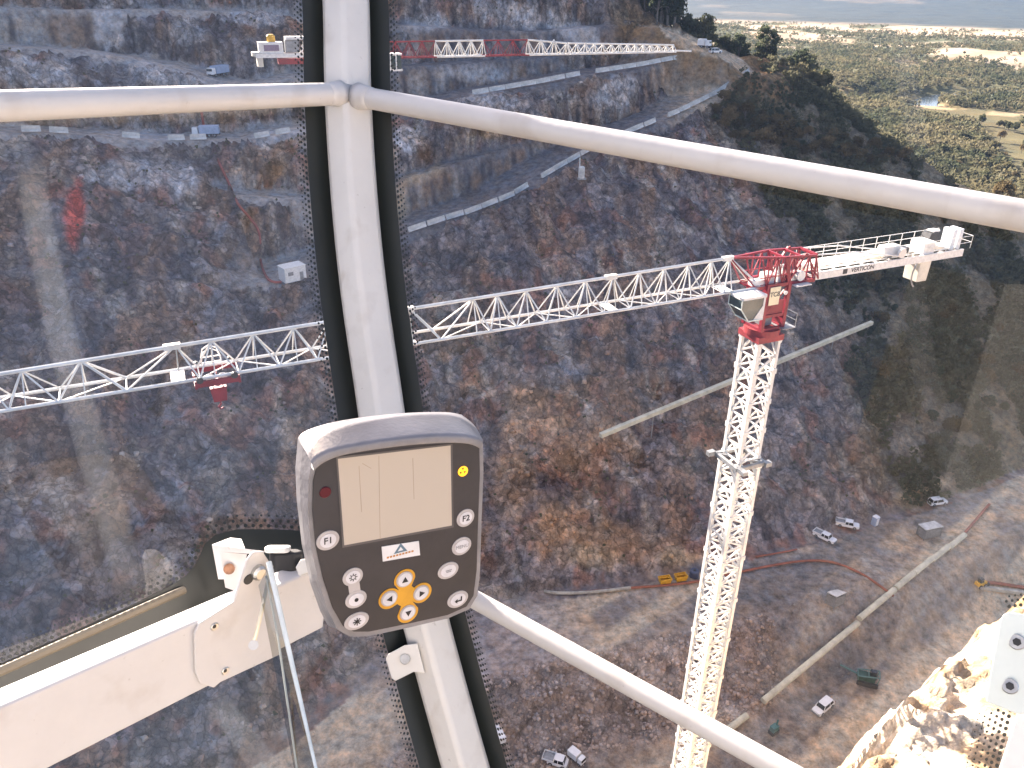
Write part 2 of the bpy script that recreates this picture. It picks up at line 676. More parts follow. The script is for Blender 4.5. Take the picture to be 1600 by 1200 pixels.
def carve(pts, w, cut):
    global Z, ROADM, CUT
    d, sg, par = seg_dist(GX, GY, pts)
    n = len(pts)
    zz = np.array([p[2] for p in pts])
    k = np.clip(par, 0, n - 1.001).astype(int)
    t = par - k
    zb = zz[k] + (zz[np.minimum(k + 1, n - 1)] - zz[k]) * t
    end = ((par < 1e-6) | (par > n - 1 - 1e-6))
    q = -d * sg                    # uphill side: the polylines run right to left
    fade = np.where(end & (d > 4), np.clip(1 - (d - 4) / 10, 0, 1), 1.0)
    tgt = np.where(q < 0, Z, np.where(q <= w, zb, np.minimum(Z, zb + (q - w) * cut)))
    near = (q > -1.2) & (q < 4 * w)
    Zn = np.where(near, Z + (tgt - Z) * fade, Z)
    Zn = np.where((q > -3) & (q <= 0) & (fade > 0.5), np.maximum(Zn, zb + q * 1.1), Zn)
    CUT = np.maximum(CUT, np.where(near & (q > w), np.clip((Z - Zn) / 3, 0, 1) * fade, 0))
    ROADM = np.maximum(ROADM, np.where((q > -2.2) & (q < w * 0.95), fade, 0))
    Z = Zn


for pts, w, c in ((B_HI, 10, 3.0), (B_TOP, 13, 3.0), (B_UP, 15, 3.4), (B_MID, 9, 3.2), (B_MAIN, 15, 3.2)):
    carve(pts, w, c)

# crest track from the junction up the ridge, with its bare verge
TRACK = hits([(1170, 114), (1150, 99), (1122, 84), (1090, 70), (1055, 54), (1025, 42)], _Zs)
td, _, tp = seg_dist(GX, GY, TRACK)
tz = np.array([p[2] for p in TRACK])
tk = np.clip(tp, 0, len(TRACK) - 1.001).astype(int)
tzb = tz[tk] + (tz[tk + 1] - tz[tk]) * (tp - tk)
tw = 1 - sstep(9, 18, td)
Z = Z * (1 - tw) + tzb * tw
TRACKM = 1 - sstep(5, 8, td)
VERGEM = (1 - sstep(10, 20, td)) * (1 - TRACKM)

# rock relief
road_any = np.clip(ROADM + TRACKM, 0, 1)
fl = (SD0 <= 1) & (BK0 <= 0)
flank = sstep(66, 118, GX + 0.25 * (GY - 190)) * (SD0 > 0)              # vegetated right flank
rock = np.where(fl | (BK0 > 12), 0.0, 1.0) * (1 - 0.92 * road_any)
U_ = GX * 0.93 + GY * 0.36
V_ = SD0
big = fbm(GX / 34, GY / 34, 3, 3) - 0.5
gul = fbm(U_ / 9, V_ / 26, 4, 21, ridged=True) - 0.5
blk = fbm(U_ / 5.5, V_ / 7.5, 5, 40, ridged=True, gain=0.55) - 0.5
fine = fbm(GX / 1.9, GY / 1.9, 3, 77) - 0.5
amp = rock * (0.75 + 0.9 * CUT) * (1 - 0.5 * flank) * sstep(0, 8, SD0)
# ledges: the rock breaks in uneven steps
lw = 6.0 + 3.0 * vn(GX / 40, GY / 40, 91)
ph = (Z + 9 * big + 2.0 * gul) / lw
stp = (np.floor(ph) + sstep(0.25, 0.8, ph - np.floor(ph))) * lw - 9 * big - 2.0 * gul
Z = Z + (stp - Z) * rock * 0.40 * (1 - 0.6 * flank) * sstep(0, 10, SD0)
Z = Z + amp * (5.0 * big + 4.6 * gul + 4.6 * blk + 2.3 * fine)
bank = sstep(14, 19, -SD0) * (1 - sstep(28, 36, -SD0)) * (BK0 <= 0) * (1 - sstep(46, 60, GX))
Z = Z + bank * (1.6 * (blk + 0.2) + 1.0 * fine)
floor_m = np.where((SD0 < -2), 1.0, 0.0)
_a, _b = at_z(1187, 1105, FLOORZ), at_z(1505, 838, FLOORZ)
_t = (_b - _a)[:2] / np.linalg.norm((_b - _a)[:2])
AL, AC = GX * _t[0] + GY * _t[1], GX * _t[1] - GY * _t[0]
ruts = fbm(AC / 2.6, AL / 60, 3, 55) - 0.5
lanes = fbm(AC / 9.0, AL / 150, 2, 59) - 0.5
Z = Z + floor_m * (1 - bank) * (0.9 * ruts + 0.35 * fine + 1.4 * (fbm(GX / 18, GY / 18, 3, 58) - 0.5)) * sstep(2, 7, -SD0)
# stepped excavation at the foot of the slope (left of the rubble bank)
ter = np.exp(-(((GX + 8) / 20) ** 4)) * sstep(98, 104, GY) * (1 - sstep(126, 131, GY))
tq = (Z + 124) / 2.3
Z = np.where(ter > 0.02, Z * (1 - ter) + ter * ((np.floor(tq) + sstep(0.35, 0.65, tq - np.floor(tq))) * 2.3 - 124), Z)

# ---- albedo (what the ground is made of, no light in it)
col = np.zeros(Z.shape + (3,))


def mixc(c, m):
    global col
    m = np.clip(m, 0, 1)[..., None]
    col = col * (1 - m) + np.array(c)[None, None, :] * m


n1 = fbm(GX / 22, GY / 22, 4, 101)
n2 = fbm(GX / 9, V_ / 14, 4, 131)
n3 = fbm(U_ / 3.2, V_ / 9, 4, 151)
n4 = fbm(GX / 5, GY / 5, 4, 171)
mixc((0.158, 0.140, 0.138), np.ones_like(Z))
mixc((0.155, 0.155, 0.165), sstep(0.45, 0.62, n1) * sstep(40, -60, GX) * 0.8)
mixc((0.19, 0.125, 0.085), sstep(0.50, 0.66, n2) * 0.8)
mixc((0.22, 0.10, 0.065), sstep(0.58, 0.70, n4) * 0.55)
mixc((0.07, 0.065, 0.075), sstep(0.54, 0.70, n3) * 0.75)
mixc((0.33, 0.30, 0.26), sstep(0.60, 0.74, fbm(U_ / 4, V_ / 7, 4, 191)) * 0.6)
# right flank: dry scrub soil
mixc((0.150, 0.130, 0.088), flank * 0.92)
mixc((0.085, 0.100, 0.058), flank * sstep(0.42, 0.6, n2) * 0.8)
mixc((0.10, 0.085, 0.045), (BK0 > 12) * 1.0)
mixc((0.125, 0.122, 0.128), ROADM * 0.9)
mixc((0.30, 0.285, 0.27), ROADM * (1 - sstep(-60, -42, GX)) * 0.8)
mixc((0.17, 0.115, 0.08), CUT * sstep(0.40, 0.60, n4) * 0.8)
mixc((0.27, 0.25, 0.23), CUT * sstep(0.56, 0.68, fbm(U_ / 2.2, V_ / 20, 3, 231)) * 0.7)
mixc((0.045, 0.043, 0.05), CUT * sstep(0.52, 0.66, fbm(U_ / 1.8, V_ / 16, 3, 241)) * 0.8)
mixc((0.36, 0.30, 0.23), ROADM * sstep(40, 62, GX) * 0.9)
mixc((0.34, 0.27, 0.185), TRACKM)
mixc((0.30, 0.20, 0.105), VERGEM * sstep(0.35, 0.55, n4 + 0.12))
# floor
gravel = np.clip(floor_m, 0, 1) * (BK0 <= 0)
mixc((0.215, 0.195, 0.172), gravel)
mixc((0.145, 0.14, 0.138), gravel * sstep(0.44, 0.6, n1) * 0.9)
mixc((0.29, 0.235, 0.175), gravel * sstep(0.54, 0.68, fbm(GX / 15, GY / 15, 4, 211)) * 0.9)
mixc((0.36, 0.31, 0.235), gravel * sstep(0.02, 0.14, lanes) * 0.8)
mixc((0.115, 0.112, 0.112), gravel * sstep(0.02, 0.14, -lanes) * 0.75)
mixc((0.28, 0.24, 0.185), gravel * sstep(0.06, 0.18, ruts) * 0.35)
mixc((0.175, 0.15, 0.138), bank * 0.9)
mixc((0.30, 0.27, 0.25), bank * sstep(0.5, 0.66, n3) * 0.5)
mixc((0.17, 0.155, 0.15), ter)
mixc((0.27, 0.25, 0.25), ter * sstep(0.7, 0.95, tq - np.floor(tq)) * 0.7)

# sprayed concrete, rust stains, pale seams: each at its own place on the rock
_p = np.stack([GX, GY, Z], -1)
_d = np.maximum(_p @ CF, 1.0)
PX = 800 + FPX * (_p @ CR) / _d
PY = 600 - FPX * (_p @ CU) / _d
wob = (n4 - 0.5) * 0.9 + (n3 - 0.5) * 0.6


def patch(c, cx, cy, rx, ry, a=0.0, s=0.8, soft=0.35):
    ca, sa = math.cos(math.radians(a)), math.sin(math.radians(a))
    ux, uy = (PX - cx) * ca + (PY - cy) * sa, -(PX - cx) * sa + (PY - cy) * ca
    r = np.sqrt((ux / rx) ** 2 + (uy / ry) ** 2) + wob
    mixc(c, (1 - sstep(1 - soft, 1 + soft * 0.4, r)) * s * (SD0 > 0) * (BK0 < 20))


SC = (0.34, 0.33, 0.33)
for a in ((215, 272, 88, 27, 4), (60, 112, 62, 26, 5), (255, 116, 75, 14, 16), (285, 48, 38, 22, 0), (165, 40, 26, 55, 5), (390, 28, 60, 16, 5),
          (800, 22, 70, 22, 12), (900, 50, 50, 20, 30), (735, 115, 60, 14, 3), (1000, 78, 40, 10, 0), (670, 38, 40, 14, -8), (760, 160, 55, 18, 0),
          (960, 150, 34, 20, 0), (640, 215, 26, 22, 0), (980, 128, 26, 14, 0), (440, 212, 55, 10, -8), (540, 280, 60, 40, 0), (225, 205, 60, 16, 0)):
    patch(SC, *a)
patch((0.20, 0.20, 0.215), 860, 585, 70, 22, -12, 0.75)
patch((0.21, 0.215, 0.24), 170, 1130, 60, 40, 0, 0.5)
patch((0.46, 0.09, 0.06), 117, 330, 17, 48, 0, 0.9)
patch((0.30, 0.13, 0.09), 85, 300, 30, 14, 0, 0.5)
for a in ((430, 268, 26, 14, 0), (830, 640, 60, 60, 0), (900, 705, 70, 60, 20), (880, 830, 80, 50, 0), (975, 850, 70, 40, 15), (800, 760, 40, 60, 0)):
    patch((0.33, 0.215, 0.13), *a, 0.65, 0.7)
for a in ((660, 275, 40, 10, -20), (620, 330, 18, 40, 8), (745, 215, 50, 10, -14), (930, 870, 60, 20, 5), (1440, 765, 60, 12, -22), (1070, 870, 50, 14, 0)):
    patch((0.42, 0.33, 0.22), *a, 0.6, 0.7)

col = col * np.where(TRACKM + VERGEM > 0.3, 1.0, 1.62 + 0.28 * np.clip(floor_m, 0, 1))[..., None]


def poly_mask(poly):
    c = np.zeros(PX.shape, bool)
    for (xa, ya), (xb, yb) in zip(poly, poly[1:] + poly[:1]):
        c ^= ((ya > PY) != (yb > PY)) & (PX < (xb - xa) * (PY - ya) / (yb - ya + 1e-9) + xa)
    return c & (SD0 > 0) & (BK0 < 14)


mixc((0.32, 0.20, 0.10), poly_mask([(1095, 52), (1180, 78), (1232, 104), (1200, 116), (1170, 112), (1130, 80), (1100, 66)]) * (0.6 + 0.5 * n4))
tr_ = poly_mask([(1028, 38), (1075, 54), (1120, 70), (1160, 92), (1178, 112), (1166, 119), (1150, 106), (1125, 90), (1095, 84), (1060, 72), (1040, 56)])
mixc((0.60, 0.49, 0.36), tr_ * 0.95)
ROCK_M = terrain_mat('quarried_rock', 0.55, 1.0, 1.2, contrast=0.6, cracks=((0.22, 0.62, 0.28), (0.75, 0.62, 0.30)))
ny, nx = Z.shape
idx = np.arange(ny * nx).reshape(ny, nx)
quads = np.stack([idx[:-1, :-1], idx[:-1, 1:], idx[1:, 1:], idx[1:, :-1]], -1).reshape(-1, 4)
# the sheet's rim dips below the plain around it
link('hillside', np_mesh('hillside', np.stack([GX, GY, Z], -1).reshape(-1, 3), quads, ROCK_M, True, col.reshape(-1, 3), np.clip(rock * (1 - 0.5 * flank) + 0.7 * bank + 0.10 * floor_m, 0, 1)), kind='structure')


def ground(px, py):
    return march(px, py, Z)


# ------------------------------------------------------------------ open country beyond
def far_h(x, y):
    r = np.hypot(x, y)
    base = np.full(x.shape, -129.0)
    roll = fbm(x / 420, y / 420, 4, 301) - 0.45
    h = base + 60 * np.clip(roll, 0, None) * sstep(500, 1300, r) * (1 - 0.6 * sstep(2200, 3000, r))
    h += 6 * (fbm(x / 90, y / 90, 3, 305) - 0.5) * sstep(350, 600, r)
    ang = np.degrees(np.arctan2(x, y))
    h += (150 + 190 * (fbm(ang / 7, r / 2500, 4, 311))) * sstep(4200, 8500, r)
    # gorge walls left and right of the frame
    he = hill_plain(x, y)[0]
    h = np.where(r < 1100, np.maximum(h, np.minimum(he, 130)), h)
    return h


def river_dist(x, y):
    return seg_dist(x, y, [(380, 560), (430, 700), (470, 800), (492, 860), (505, 930), (470, 1010), (560, 1100), (760, 1200)])[0]


th = np.radians(np.linspace(-78, 78, 420))
rr = np.concatenate([np.linspace(180, 460, 60, endpoint=False), np.geomspace(460, 16000, 240)])
TH, RR = np.meshgrid(th, rr)
FX, FY = RR * np.sin(TH), RR * np.cos(TH)
FZ = far_h(FX, FY)
inside = (FX > X0 + 3) & (FX < X1 - 3) & (FY > Y0) & (FY < Y1 - 3)
rd = river_dist(FX, FY)
FZ = np.where(rd < 40, np.minimum(FZ, -129 - 3 * (1 - sstep(8, 40, rd))), FZ)
hill_ext, _, _ = hill_plain(FX, FY)
FZ = np.where(inside, -150, np.where((FY < 1000) & (RR < 1100), np.maximum(FZ, np.minimum(hill_ext, 130)), FZ))
fcol = np.zeros(FZ.shape + (3,))


def fmix(c, m):
    global fcol
    m = np.clip(m, 0, 1)[..., None]
    fcol = fcol * (1 - m) + np.array(c)[None, None, :] * m


fn1 = fbm(FX / 160, FY / 160, 5, 401)
fn2 = fbm(FX / 420, FY / 260, 4, 411)
fmix((0.10, 0.095, 0.05), np.ones_like(FZ))
fmix((0.36, 0.29, 0.18), sstep(0.62, 0.70, fbm(FX / 60, FY / 40, 4, 421)) * 0.9)
fmix((0.37, 0.30, 0.215), sstep(1500, 1800, RR + 700 * (fn2 - 0.5)))
fmix((0.10, 0.11, 0.06), sstep(0.54, 0.60, fn1) * sstep(1000, 1300, RR))
fmix((0.030, 0.045, 0.050), sstep(2900, 3400, RR))
fmix((0.09, 0.09, 0.08), sstep(3400, 3900, RR) * sstep(0.62, 0.7, fbm(FX / 500, FY / 700, 4, 431)))
PLAIN_M = terrain_mat('dry_plain', 0.02, 0.4, 4.0, contrast=0.35)
idx = np.arange(FZ.size).reshape(FZ.shape)
quads = np.stack([idx[:-1, :-1], idx[1:, :-1], idx[1:, 1:], idx[:-1, 1:]], -1).reshape(-1, 4)
link('terrain', np_mesh('terrain', np.stack([FX, FY, FZ], -1).reshape(-1, 3), quads, PLAIN_M, True, fcol.reshape(-1, 3)), kind='structure')

BEND = (492, 925)
# river
m, t, b = new_mat('river_water')
b.inputs['Base Color'].default_value = (0.05, 0.08, 0.11, 1)
b.inputs['Roughness'].default_value = 0.12
rv = [(430, 640), (452, 740), (472, 800), (490, 860), (503, 930), (478, 1000), (540, 1090), (740, 1190)]
rvw = [3, 4, 6, 20, 42, 20, 6, 4]
mb = MB()
L, Rr = [], []
for i, (x, y) in enumerate(rv):
    a, c = rv[max(i - 1, 0)], rv[min(i + 1, len(rv) - 1)]
    d = np.array([c[0] - a[0], c[1] - a[1]], float)
    d /= np.linalg.norm(d)
    L.append((x - d[1] * rvw[i], y + d[0] * rvw[i], -129.9))
    Rr.append((x + d[1] * rvw[i], y - d[0] * rvw[i], -129.9))
n = len(rv)
mb.add(L + Rr, [(i, n + i, n + i + 1, i + 1) for i in range(n - 1)])
mb.build('river', m)['kind'] = 'structure'

# ------------------------------------------------------------------ sunlit rock on this side
ax_, ay_ = np.arange(14, 110, 0.3), np.arange(-30, 84, 0.3)
AX, AY = np.meshgrid(ax_, ay_)
e0, e1 = P(1590, 958, 70), P(1342, 1200, 57)
ed = np.array([e0[0] - e1[0], e0[1] - e1[1]])
ed /= np.linalg.norm(ed)
nrm = np.array([ed[1], -ed[0]])
al = (AX - e1[0]) * ed[0] + (AY - e1[1]) * ed[1]
q = (AX - e1[0]) * nrm[0] + (AY - e1[1]) * nrm[1]
q = q + 3.4 * (fbm(al / 5.0, q / 9 + 3, 4, 501, ridged=True) - 0.55) + 1.2 * (fbm(al / 1.5, q / 1.5, 3, 507) - 0.5)
q = np.minimum(q, 69 - al - 0 * q + 0) if False else q
strata = fbm((al * 0.5 + q * 0.86) / 7, (al * 0.86 - q * 0.5) / 1.6, 4, 511)
_wx, _wy = AX + 2.2 * fbm(AX / 3, AY / 3, 3, 541), AY + 2.2 * fbm(AX / 3, AY / 3, 3, 547)
_cu, _cv = (_wx * 0.8 + _wy * 0.6) / 3.4, (_wx * 0.6 - _wy * 0.8) / 1.7
facets = _h(np.floor(_cu), np.floor(_cv), 5) * 0.6 + _h(np.floor(_cu * 2.7), np.floor(_cv * 2.3), 9) * 0.25 + 0.25 * (_cu - np.floor(_cu)) - 0.5
AZ = -50.0 + 0.26 * np.clip(q, 0, 60) + 2.2 * (strata - 0.5) + 1.1 * (fbm(AX / 6, AY / 6, 4, 517, ridged=True) - 0.5) + 1.3 * facets + 0.5 * (fbm(AX / 0.9, AY / 0.9, 3, 521) - 0.5)
AZ = np.where(q < 0, AZ + 3.2 * q, AZ)
endq = (AY - 62) * 0.9 + (AX - 50) * 0.25
AZ = AZ - 2.6 * np.clip(endq, 0, None)
AZ = np.maximum(AZ, -123)
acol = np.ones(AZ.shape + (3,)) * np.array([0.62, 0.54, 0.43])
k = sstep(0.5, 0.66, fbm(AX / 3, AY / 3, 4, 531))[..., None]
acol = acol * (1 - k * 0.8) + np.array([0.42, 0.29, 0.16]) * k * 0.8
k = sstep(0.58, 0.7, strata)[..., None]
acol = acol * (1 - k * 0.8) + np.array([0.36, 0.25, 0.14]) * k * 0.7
idx = np.arange(AZ.size).reshape(AZ.shape)
quads = np.stack([idx[:-1, :-1], idx[:-1, 1:], idx[1:, 1:], idx[1:, :-1]], -1).reshape(-1, 4)
keep = (AZ.reshape(-1)[quads] > -122.9).any(1)
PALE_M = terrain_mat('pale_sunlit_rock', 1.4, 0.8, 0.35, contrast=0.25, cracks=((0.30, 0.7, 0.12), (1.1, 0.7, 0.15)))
link('rock_outcrop', np_mesh('rock_outcrop', np.stack([AX, AY, AZ], -1).reshape(-1, 3), quads[keep], PALE_M, False, acol.reshape(-1, 3)), kind='structure')

# ================================================================== CRANES
def mast_section_mesh(w, h, cw, bw, name):
    """lattice of one mast section (without its corner posts) and one corner post"""
    m = MB()
    k = w / 2
    c = [(-k, -k), (k, -k), (k, k), (-k, k)]
    nb = max(1, round(h / (w * 0.62)))
    for f in range(4):
        (ax, ay), (bx, by) = c[f], c[(f + 1) % 4]
        for i in range(nb):
            z0, z1 = h * i / nb, h * (i + 1) / nb
            a0, b0, a1, b1 = (ax, ay, z0), (bx, by, z0), (ax, ay, z1), (bx, by, z1)
            m.bar(a0, b0, bw)
            if f in (0, 2):
                m.bar(a0, b1, bw) if i % 2 == 0 else m.bar(b0, a1, bw)
            else:
                m.bar(a0, ((bx + ax) / 2, (by + ay) / 2, z1), bw)
                m.bar(b0, ((bx + ax) / 2, (by + ay) / 2, z1), bw)
    # ladder
    for s in (-0.2, 0.2):
        m.bar((k * 0.35 + s, k * 0.3, 0), (k * 0.35 + s, k * 0.3, h), 0.05)
    for i in range(int(h / 0.6)):
        m.bar((k * 0.35 - 0.2, k * 0.3, 0.3 + i * 0.6), (k * 0.35 + 0.2, k * 0.3, 0.3 + i * 0.6), 0.03)
    p = MB().bar((0, 0, 0.004), (0, 0, h - 0.004), cw)
    p.box((0, 0, 0.12), (cw * 1.45, cw * 1.45, 0.22)).box((0, 0, h - 0.12), (cw * 1.45, cw * 1.45, 0.22))
    return m.mesh('lattice', STEELW), p.mesh('corner_post', STEELW), c


def add_mast(root, z0, z1, w, h, cw, bw):
    lat, post, c = mast_section_mesh(w, h, cw, bw, '')
    n = int(math.ceil((z1 - z0) / h))
    for i in range(n):
        s = link('mast_section', lat, root)
        s.location = (0, 0, z1 - (i + 1) * h)
        for x, y in c:
            q = link('corner_post', post, s)
            q.location = (x, y, 0)


def truss(root, tops, bots, zt, zb, w, m, cr, lr, plates=()):
    """three-chord jib section: tops/bots are local x of the node rows; zt, zb functions of x"""
    x0, x1 = min(tops[0], bots[0]), max(tops[-1], bots[-1])
    pr = MB().tube([(tops[0], 0, zt(tops[0])), (tops[-1], 0, zt(tops[-1]))], cr * 1.15, 8)
    for x in plates:
        pr.box((x, 0, zt(x)), (0.9, cr * 3.0, cr * 3.0))
    lat = MB()
    sec = lat.mesh('lattice', m)
    for k in range(len(bots)):
        b = bots[k]
        near = [t for t in tops if abs(t - b) < 3.4]
        lo = [t for t in near if t <= b + 1e-6][-1:]
        hi = [t for t in near if t > b + 1e-6][:1]
        for t in lo + hi:
            for s in (-1, 1):
                lat.tube([(t, 0, zt(t)), (b, s * w / 2, zb(b))], lr, 6, cap=False)
        lat.tube([(b, -w / 2, zb(b)), (b, w / 2, zb(b))], lr * 0.85, 6, cap=False)
        if k + 1 < len(bots):
            s = 1 if k % 2 else -1
            lat.tube([(b, s * w / 2, zb(b)), (bots[k + 1], -s * w / 2, zb(bots[k + 1]))], lr * 0.8, 6, cap=False)
    for t in tops:
        for s in (-1, 1):
            lat.tube([(t, 0, zt(t)), (t + 0.12, s * w / 2, zb(t))], lr * 0.72, 6, cap=False)
    bpy.data.meshes.remove(sec)
    o = lat.build('jib_lattice', m, root)
    pr.build('top_chord', m, o, smooth=False)
    for s in (-1, 1):
        q = MB().tube([(x0, s * w / 2, zb(x0)), (x1, s * w / 2, zb(x1))], cr, 8)
        q.build('bottom_chord', m, o)
    for x in plates:
        MB().box((x, 0, zb(x) - cr * 0.2), (0.75, w * 0.96, 0.05)).build('splice_plate', m, o)
    return o


def guard_rail(m, pts, h=1.1, r=0.03, step=1.4):
    for a, b in zip(pts[:-1], pts[1:]):
        a, b = np.array(a, float), np.array(b, float)
        n = max(1, int(np.linalg.norm(b - a) / step))
        for i in range(n + 1):
            p = a + (b - a) * i / n
            m.bar(p, p + np.array([0, 0, h]), r)
        for q in (0.5, 1.0):
            m.bar(a + np.array([0, 0, h * q]), b + np.array([0, 0, h * q]), r)


# ---------------- near crane: frame from the photograph's geometry
ZB = P(1122, 452, 60)[2]
pR, pL = P(1122, 452, 60), at_z(0, 632, ZB)
jd = (pL - pR)[:2]
jd /= np.linalg.norm(jd)
kk = 0.0
for _ in range(400):
    c_ = np.array([pR[0] - jd[0] * kk, pR[1] - jd[1] * kk, ZB - 3.4])
    if project(c_)[0] >= 1192:
        break
    kk += 0.02
MX, MY = c_[0], c_[1]
YAW = math.atan2(jd[1], jd[0])
BASEZ = -122.0


def jib_at(px, py):
    """local x and height where the ray meets the crane's upright mid-plane"""
    k = ray(px, py)
    nrm = np.array([-jd[1], jd[0]])
    t = (nrm @ np.array([MX, MY])) / (nrm @ k[:2])
    p = k * t
    return (p[:2] - np.array([MX, MY])) @ jd, p[2] - BASEZ


crane = thing('tower_crane', 'nearer tower crane whose white lattice jib crosses the whole view', 'tower crane', (MX, MY, BASEZ), YAW, 'tower cranes above the gorge')
zb0 = ZB - BASEZ
xa, za = jib_at(1122, 406)
xb, zbb = jib_at(2, 584)
zt_ = lambda x: za + (zbb - za) * (x - xa) / (xb - xa)
zb_ = lambda x: zb0
top_px = [-75, -28, 34, 127, 275, 330, 396, 459, 514, 574, 640, 740, 777, 822, 870, 915, 958, 999, 1038, 1076, 1112, 1140]
tops = []
for x in top_px:
    y = 410 + (1122 - x) * (585 - 408) / 1122.0
    tops.append(jib_at(x, y)[0])
tops = tops[::-1]                      # from the tower outwards
bots = [(a + b) / 2 if abs(a - b) < 4.2 else a + (b - a) * 0.60 for a, b in zip(tops[:-1], tops[1:])]
splits = [0, 5, 11, 17, len(tops) - 1]
WJ = 1.75
for a, b in zip(splits[:-1], splits[1:]):
    truss(crane, tops[a:b + 1], bots[a:b], zt_, zb_, WJ, STEELW, 0.105, 0.05, plates=(tops[a] + 0.2,))
# long outer bays carry a heavy raking strut
for a, b in zip(tops[:-1], tops[1:]):
    if b - a > 4.2:
        q = a + (b - a) * 0.60
        for s in (-1, 1):
            MB().tube([(b, 0, zt_(b)), (q, s * WJ / 2, zb0)], 0.075, 8).build('raking_strut', STEELW, crane)
XT = tops[0]                           # inner end of the white jib
# bottom chords run on into the tower head
for s in (-1, 1):
    MB().tube([(XT + 0.9, s * WJ / 2, zb0), (1.25, s * WJ / 2, zb0)], 0.105, 8).build('bottom_chord', STEELW, crane)
MB().tube([(XT, 0, zt_(XT)), (1.6, 0.72, zb0 + 0.1)], 0.09, 6).tube([(XT, 0, zt_(XT)), (1.6, -0.72, zb0 + 0.1)], 0.09, 6).build('raking_strut', STEELW, crane)
# trolley below the jib with its hook block
tx = jib_at(338, 588)[0]
t_ = MB()
for s in (-1, 1):
    t_.bar((tx - 1.25, s * 1.05, zb0 - 0.28), (tx + 1.25, s * 1.05, zb0 - 0.28), 0.16, 0.34)
for dx in (-1.2, 0.0, 1.2):
    t_.bar((tx + dx, -1.05, zb0 - 0.45), (tx + dx, 1.05, zb0 - 0.45), 0.14, 0.22)
tr = t_.build('trolley', RED, crane)
for dx in (-0.95, 0.95):
    for s in (-1, 1):
        MB().disc((tx + dx, s * 1.1, zb0 + 0.02), (0, s, 0), 0.2, 0.12, 12).build('wheel', DARK, tr)
for s in (-0.35, 0.35):
    MB().disc((tx + s, 0.06, zb0 - 0.5), (0, -1, 0), 0.26, 0.12, 14).build('pulley', WHITE, tr)
bk = MB()
for k in range(5):
    a0, a1 = math.pi * k / 4, math.pi * (k + 1) / 4
    if k < 4:
        for yy in (-0.75, -1.25):
            bk.bar((tx + 0.1 + 0.55 * math.cos(a0), yy, zb0 + 0.35 + 0.75 * math.sin(a0)), (tx + 0.1 + 0.55 * math.cos(a1), yy, zb0 + 0.35 + 0.75 * math.sin(a1)), 0.05)
for q in (-0.45, 0.65):
    for yy in (-0.75, -1.25):
        bk.bar((tx + q, yy, zb0 - 0.4), (tx + q, yy, zb0 + 0.35), 0.05)
for z in (-0.4, 0.0, 0.35):
    bk.bar((tx - 0.45, -1.25, zb0 + z), (tx + 0.65, -1.25, zb0 + z), 0.05)
bk.build('service_basket', STEELW, tr)
hb = MB().box((tx, 0, zb0 - 1.55), (0.75, 0.35, 0.9), taper=(1.25, 1.0)).disc((tx, -0.2, zb0 - 1.35), (0, -1, 0), 0.3, 0.06, 14).tube([(tx, 0, zb0 - 2.0), (tx, 0, zb0 - 2.25), (tx + 0.16, 0, zb0 - 2.42), (tx + 0.05, 0, zb0 - 2.58), (tx - 0.12, 0, zb0 - 2.5)], 0.06, 6)
hbo = hb.build('hook_block', RED, crane)
for sx in (-0.28, 0.28):
    for sy in (-0.1, 0.1):
        MB().tube([(tx + sx, sy, zb0 - 0.5), (tx + sx, sy, zb0 - 1.2)], 0.018, 5).build('hoist_rope', DARK, hbo)

# slewing tower (red), its windows of framework and the ring
zr = jib_at(1191, 523)[1]              # top of the white mast
sl = MB()
hw = 1.02
for sx in (-1, 1):
    for sy in (-1, 1):
        sl.bar((sx * hw, sy * hw, zr + 0.85), (sx * hw, sy * hw, zb0 + 0.2), 0.30)
for f, (ax_v, ay_v) in enumerate((((-1, -1), (1, -1)), ((1, -1), (1, 1)), ((1, 1), (-1, 1)), ((-1, 1), (-1, -1)))):
    a, b = np.array(ax_v) * hw, np.array(ay_v) * hw
    for z in (zr + 0.95, zr + 2.1, zb0 + 0.05):
        sl.bar((*a, z), (*b, z), 0.24)
    sl.bar((*a, zr + 2.1), (*b, zb0), 0.13)
sl.build('slewing_tower', RED, crane)
pl = MB()
pl.box((0.1, hw + 0.02, zr + 2.75), (1.75, 0.05, 1.1)).box((-hw - 0.02, 0, zr + 1.6), (0.05, 1.7, 1.2))
pl.build('tower_panel', RED, crane)
MB().disc((0, 0, zr + 0.30), (0, 0, 1), 1.42, 0.55, 28, up=(1, 0, 0)).box((0, 0, zr + 0.12), (2.5, 2.5, 0.5)).build('slewing_ring', DKRED, crane)
wk = MB()
wk.box((-1.35, -0.0, zr + 0.95), (1.3, 3.1, 0.06))
guard_rail(wk, [(-1.95, 1.5, zr + 0.98), (-1.95, -1.5, zr + 0.98), (-0.75, -1.5, zr + 0.98)], r=0.035)
wk.build('walkway', GREY, crane)
MB().box((0, 0, zr + 1.75), (0.9, 0.9, 1.5)).build('electrical_cabinet', GREY, crane)

# name board
sgn = MB().box((0.42, hw + 0.20, zb0 - 0.75), (0.98, 0.05, 1.45))
sg = sgn.build('name_board', mat('pale_sign_board', (0.80, 0.72, 0.50), 0.6, vary=0.06, scale=2), crane)
text_mesh('TC8', 'lettering', DARK, 0.52, (0.42, hw + 0.232, zb0 - 0.62), (-1, 0, 0), (0, 0, 1), sg, 0.004, 0.01)
MB().disc((-0.62, hw + 0.16, zb0 - 0.62), (0, 1, 0), 0.17, 0.1, 12).build('floodlight', WHITE, crane)

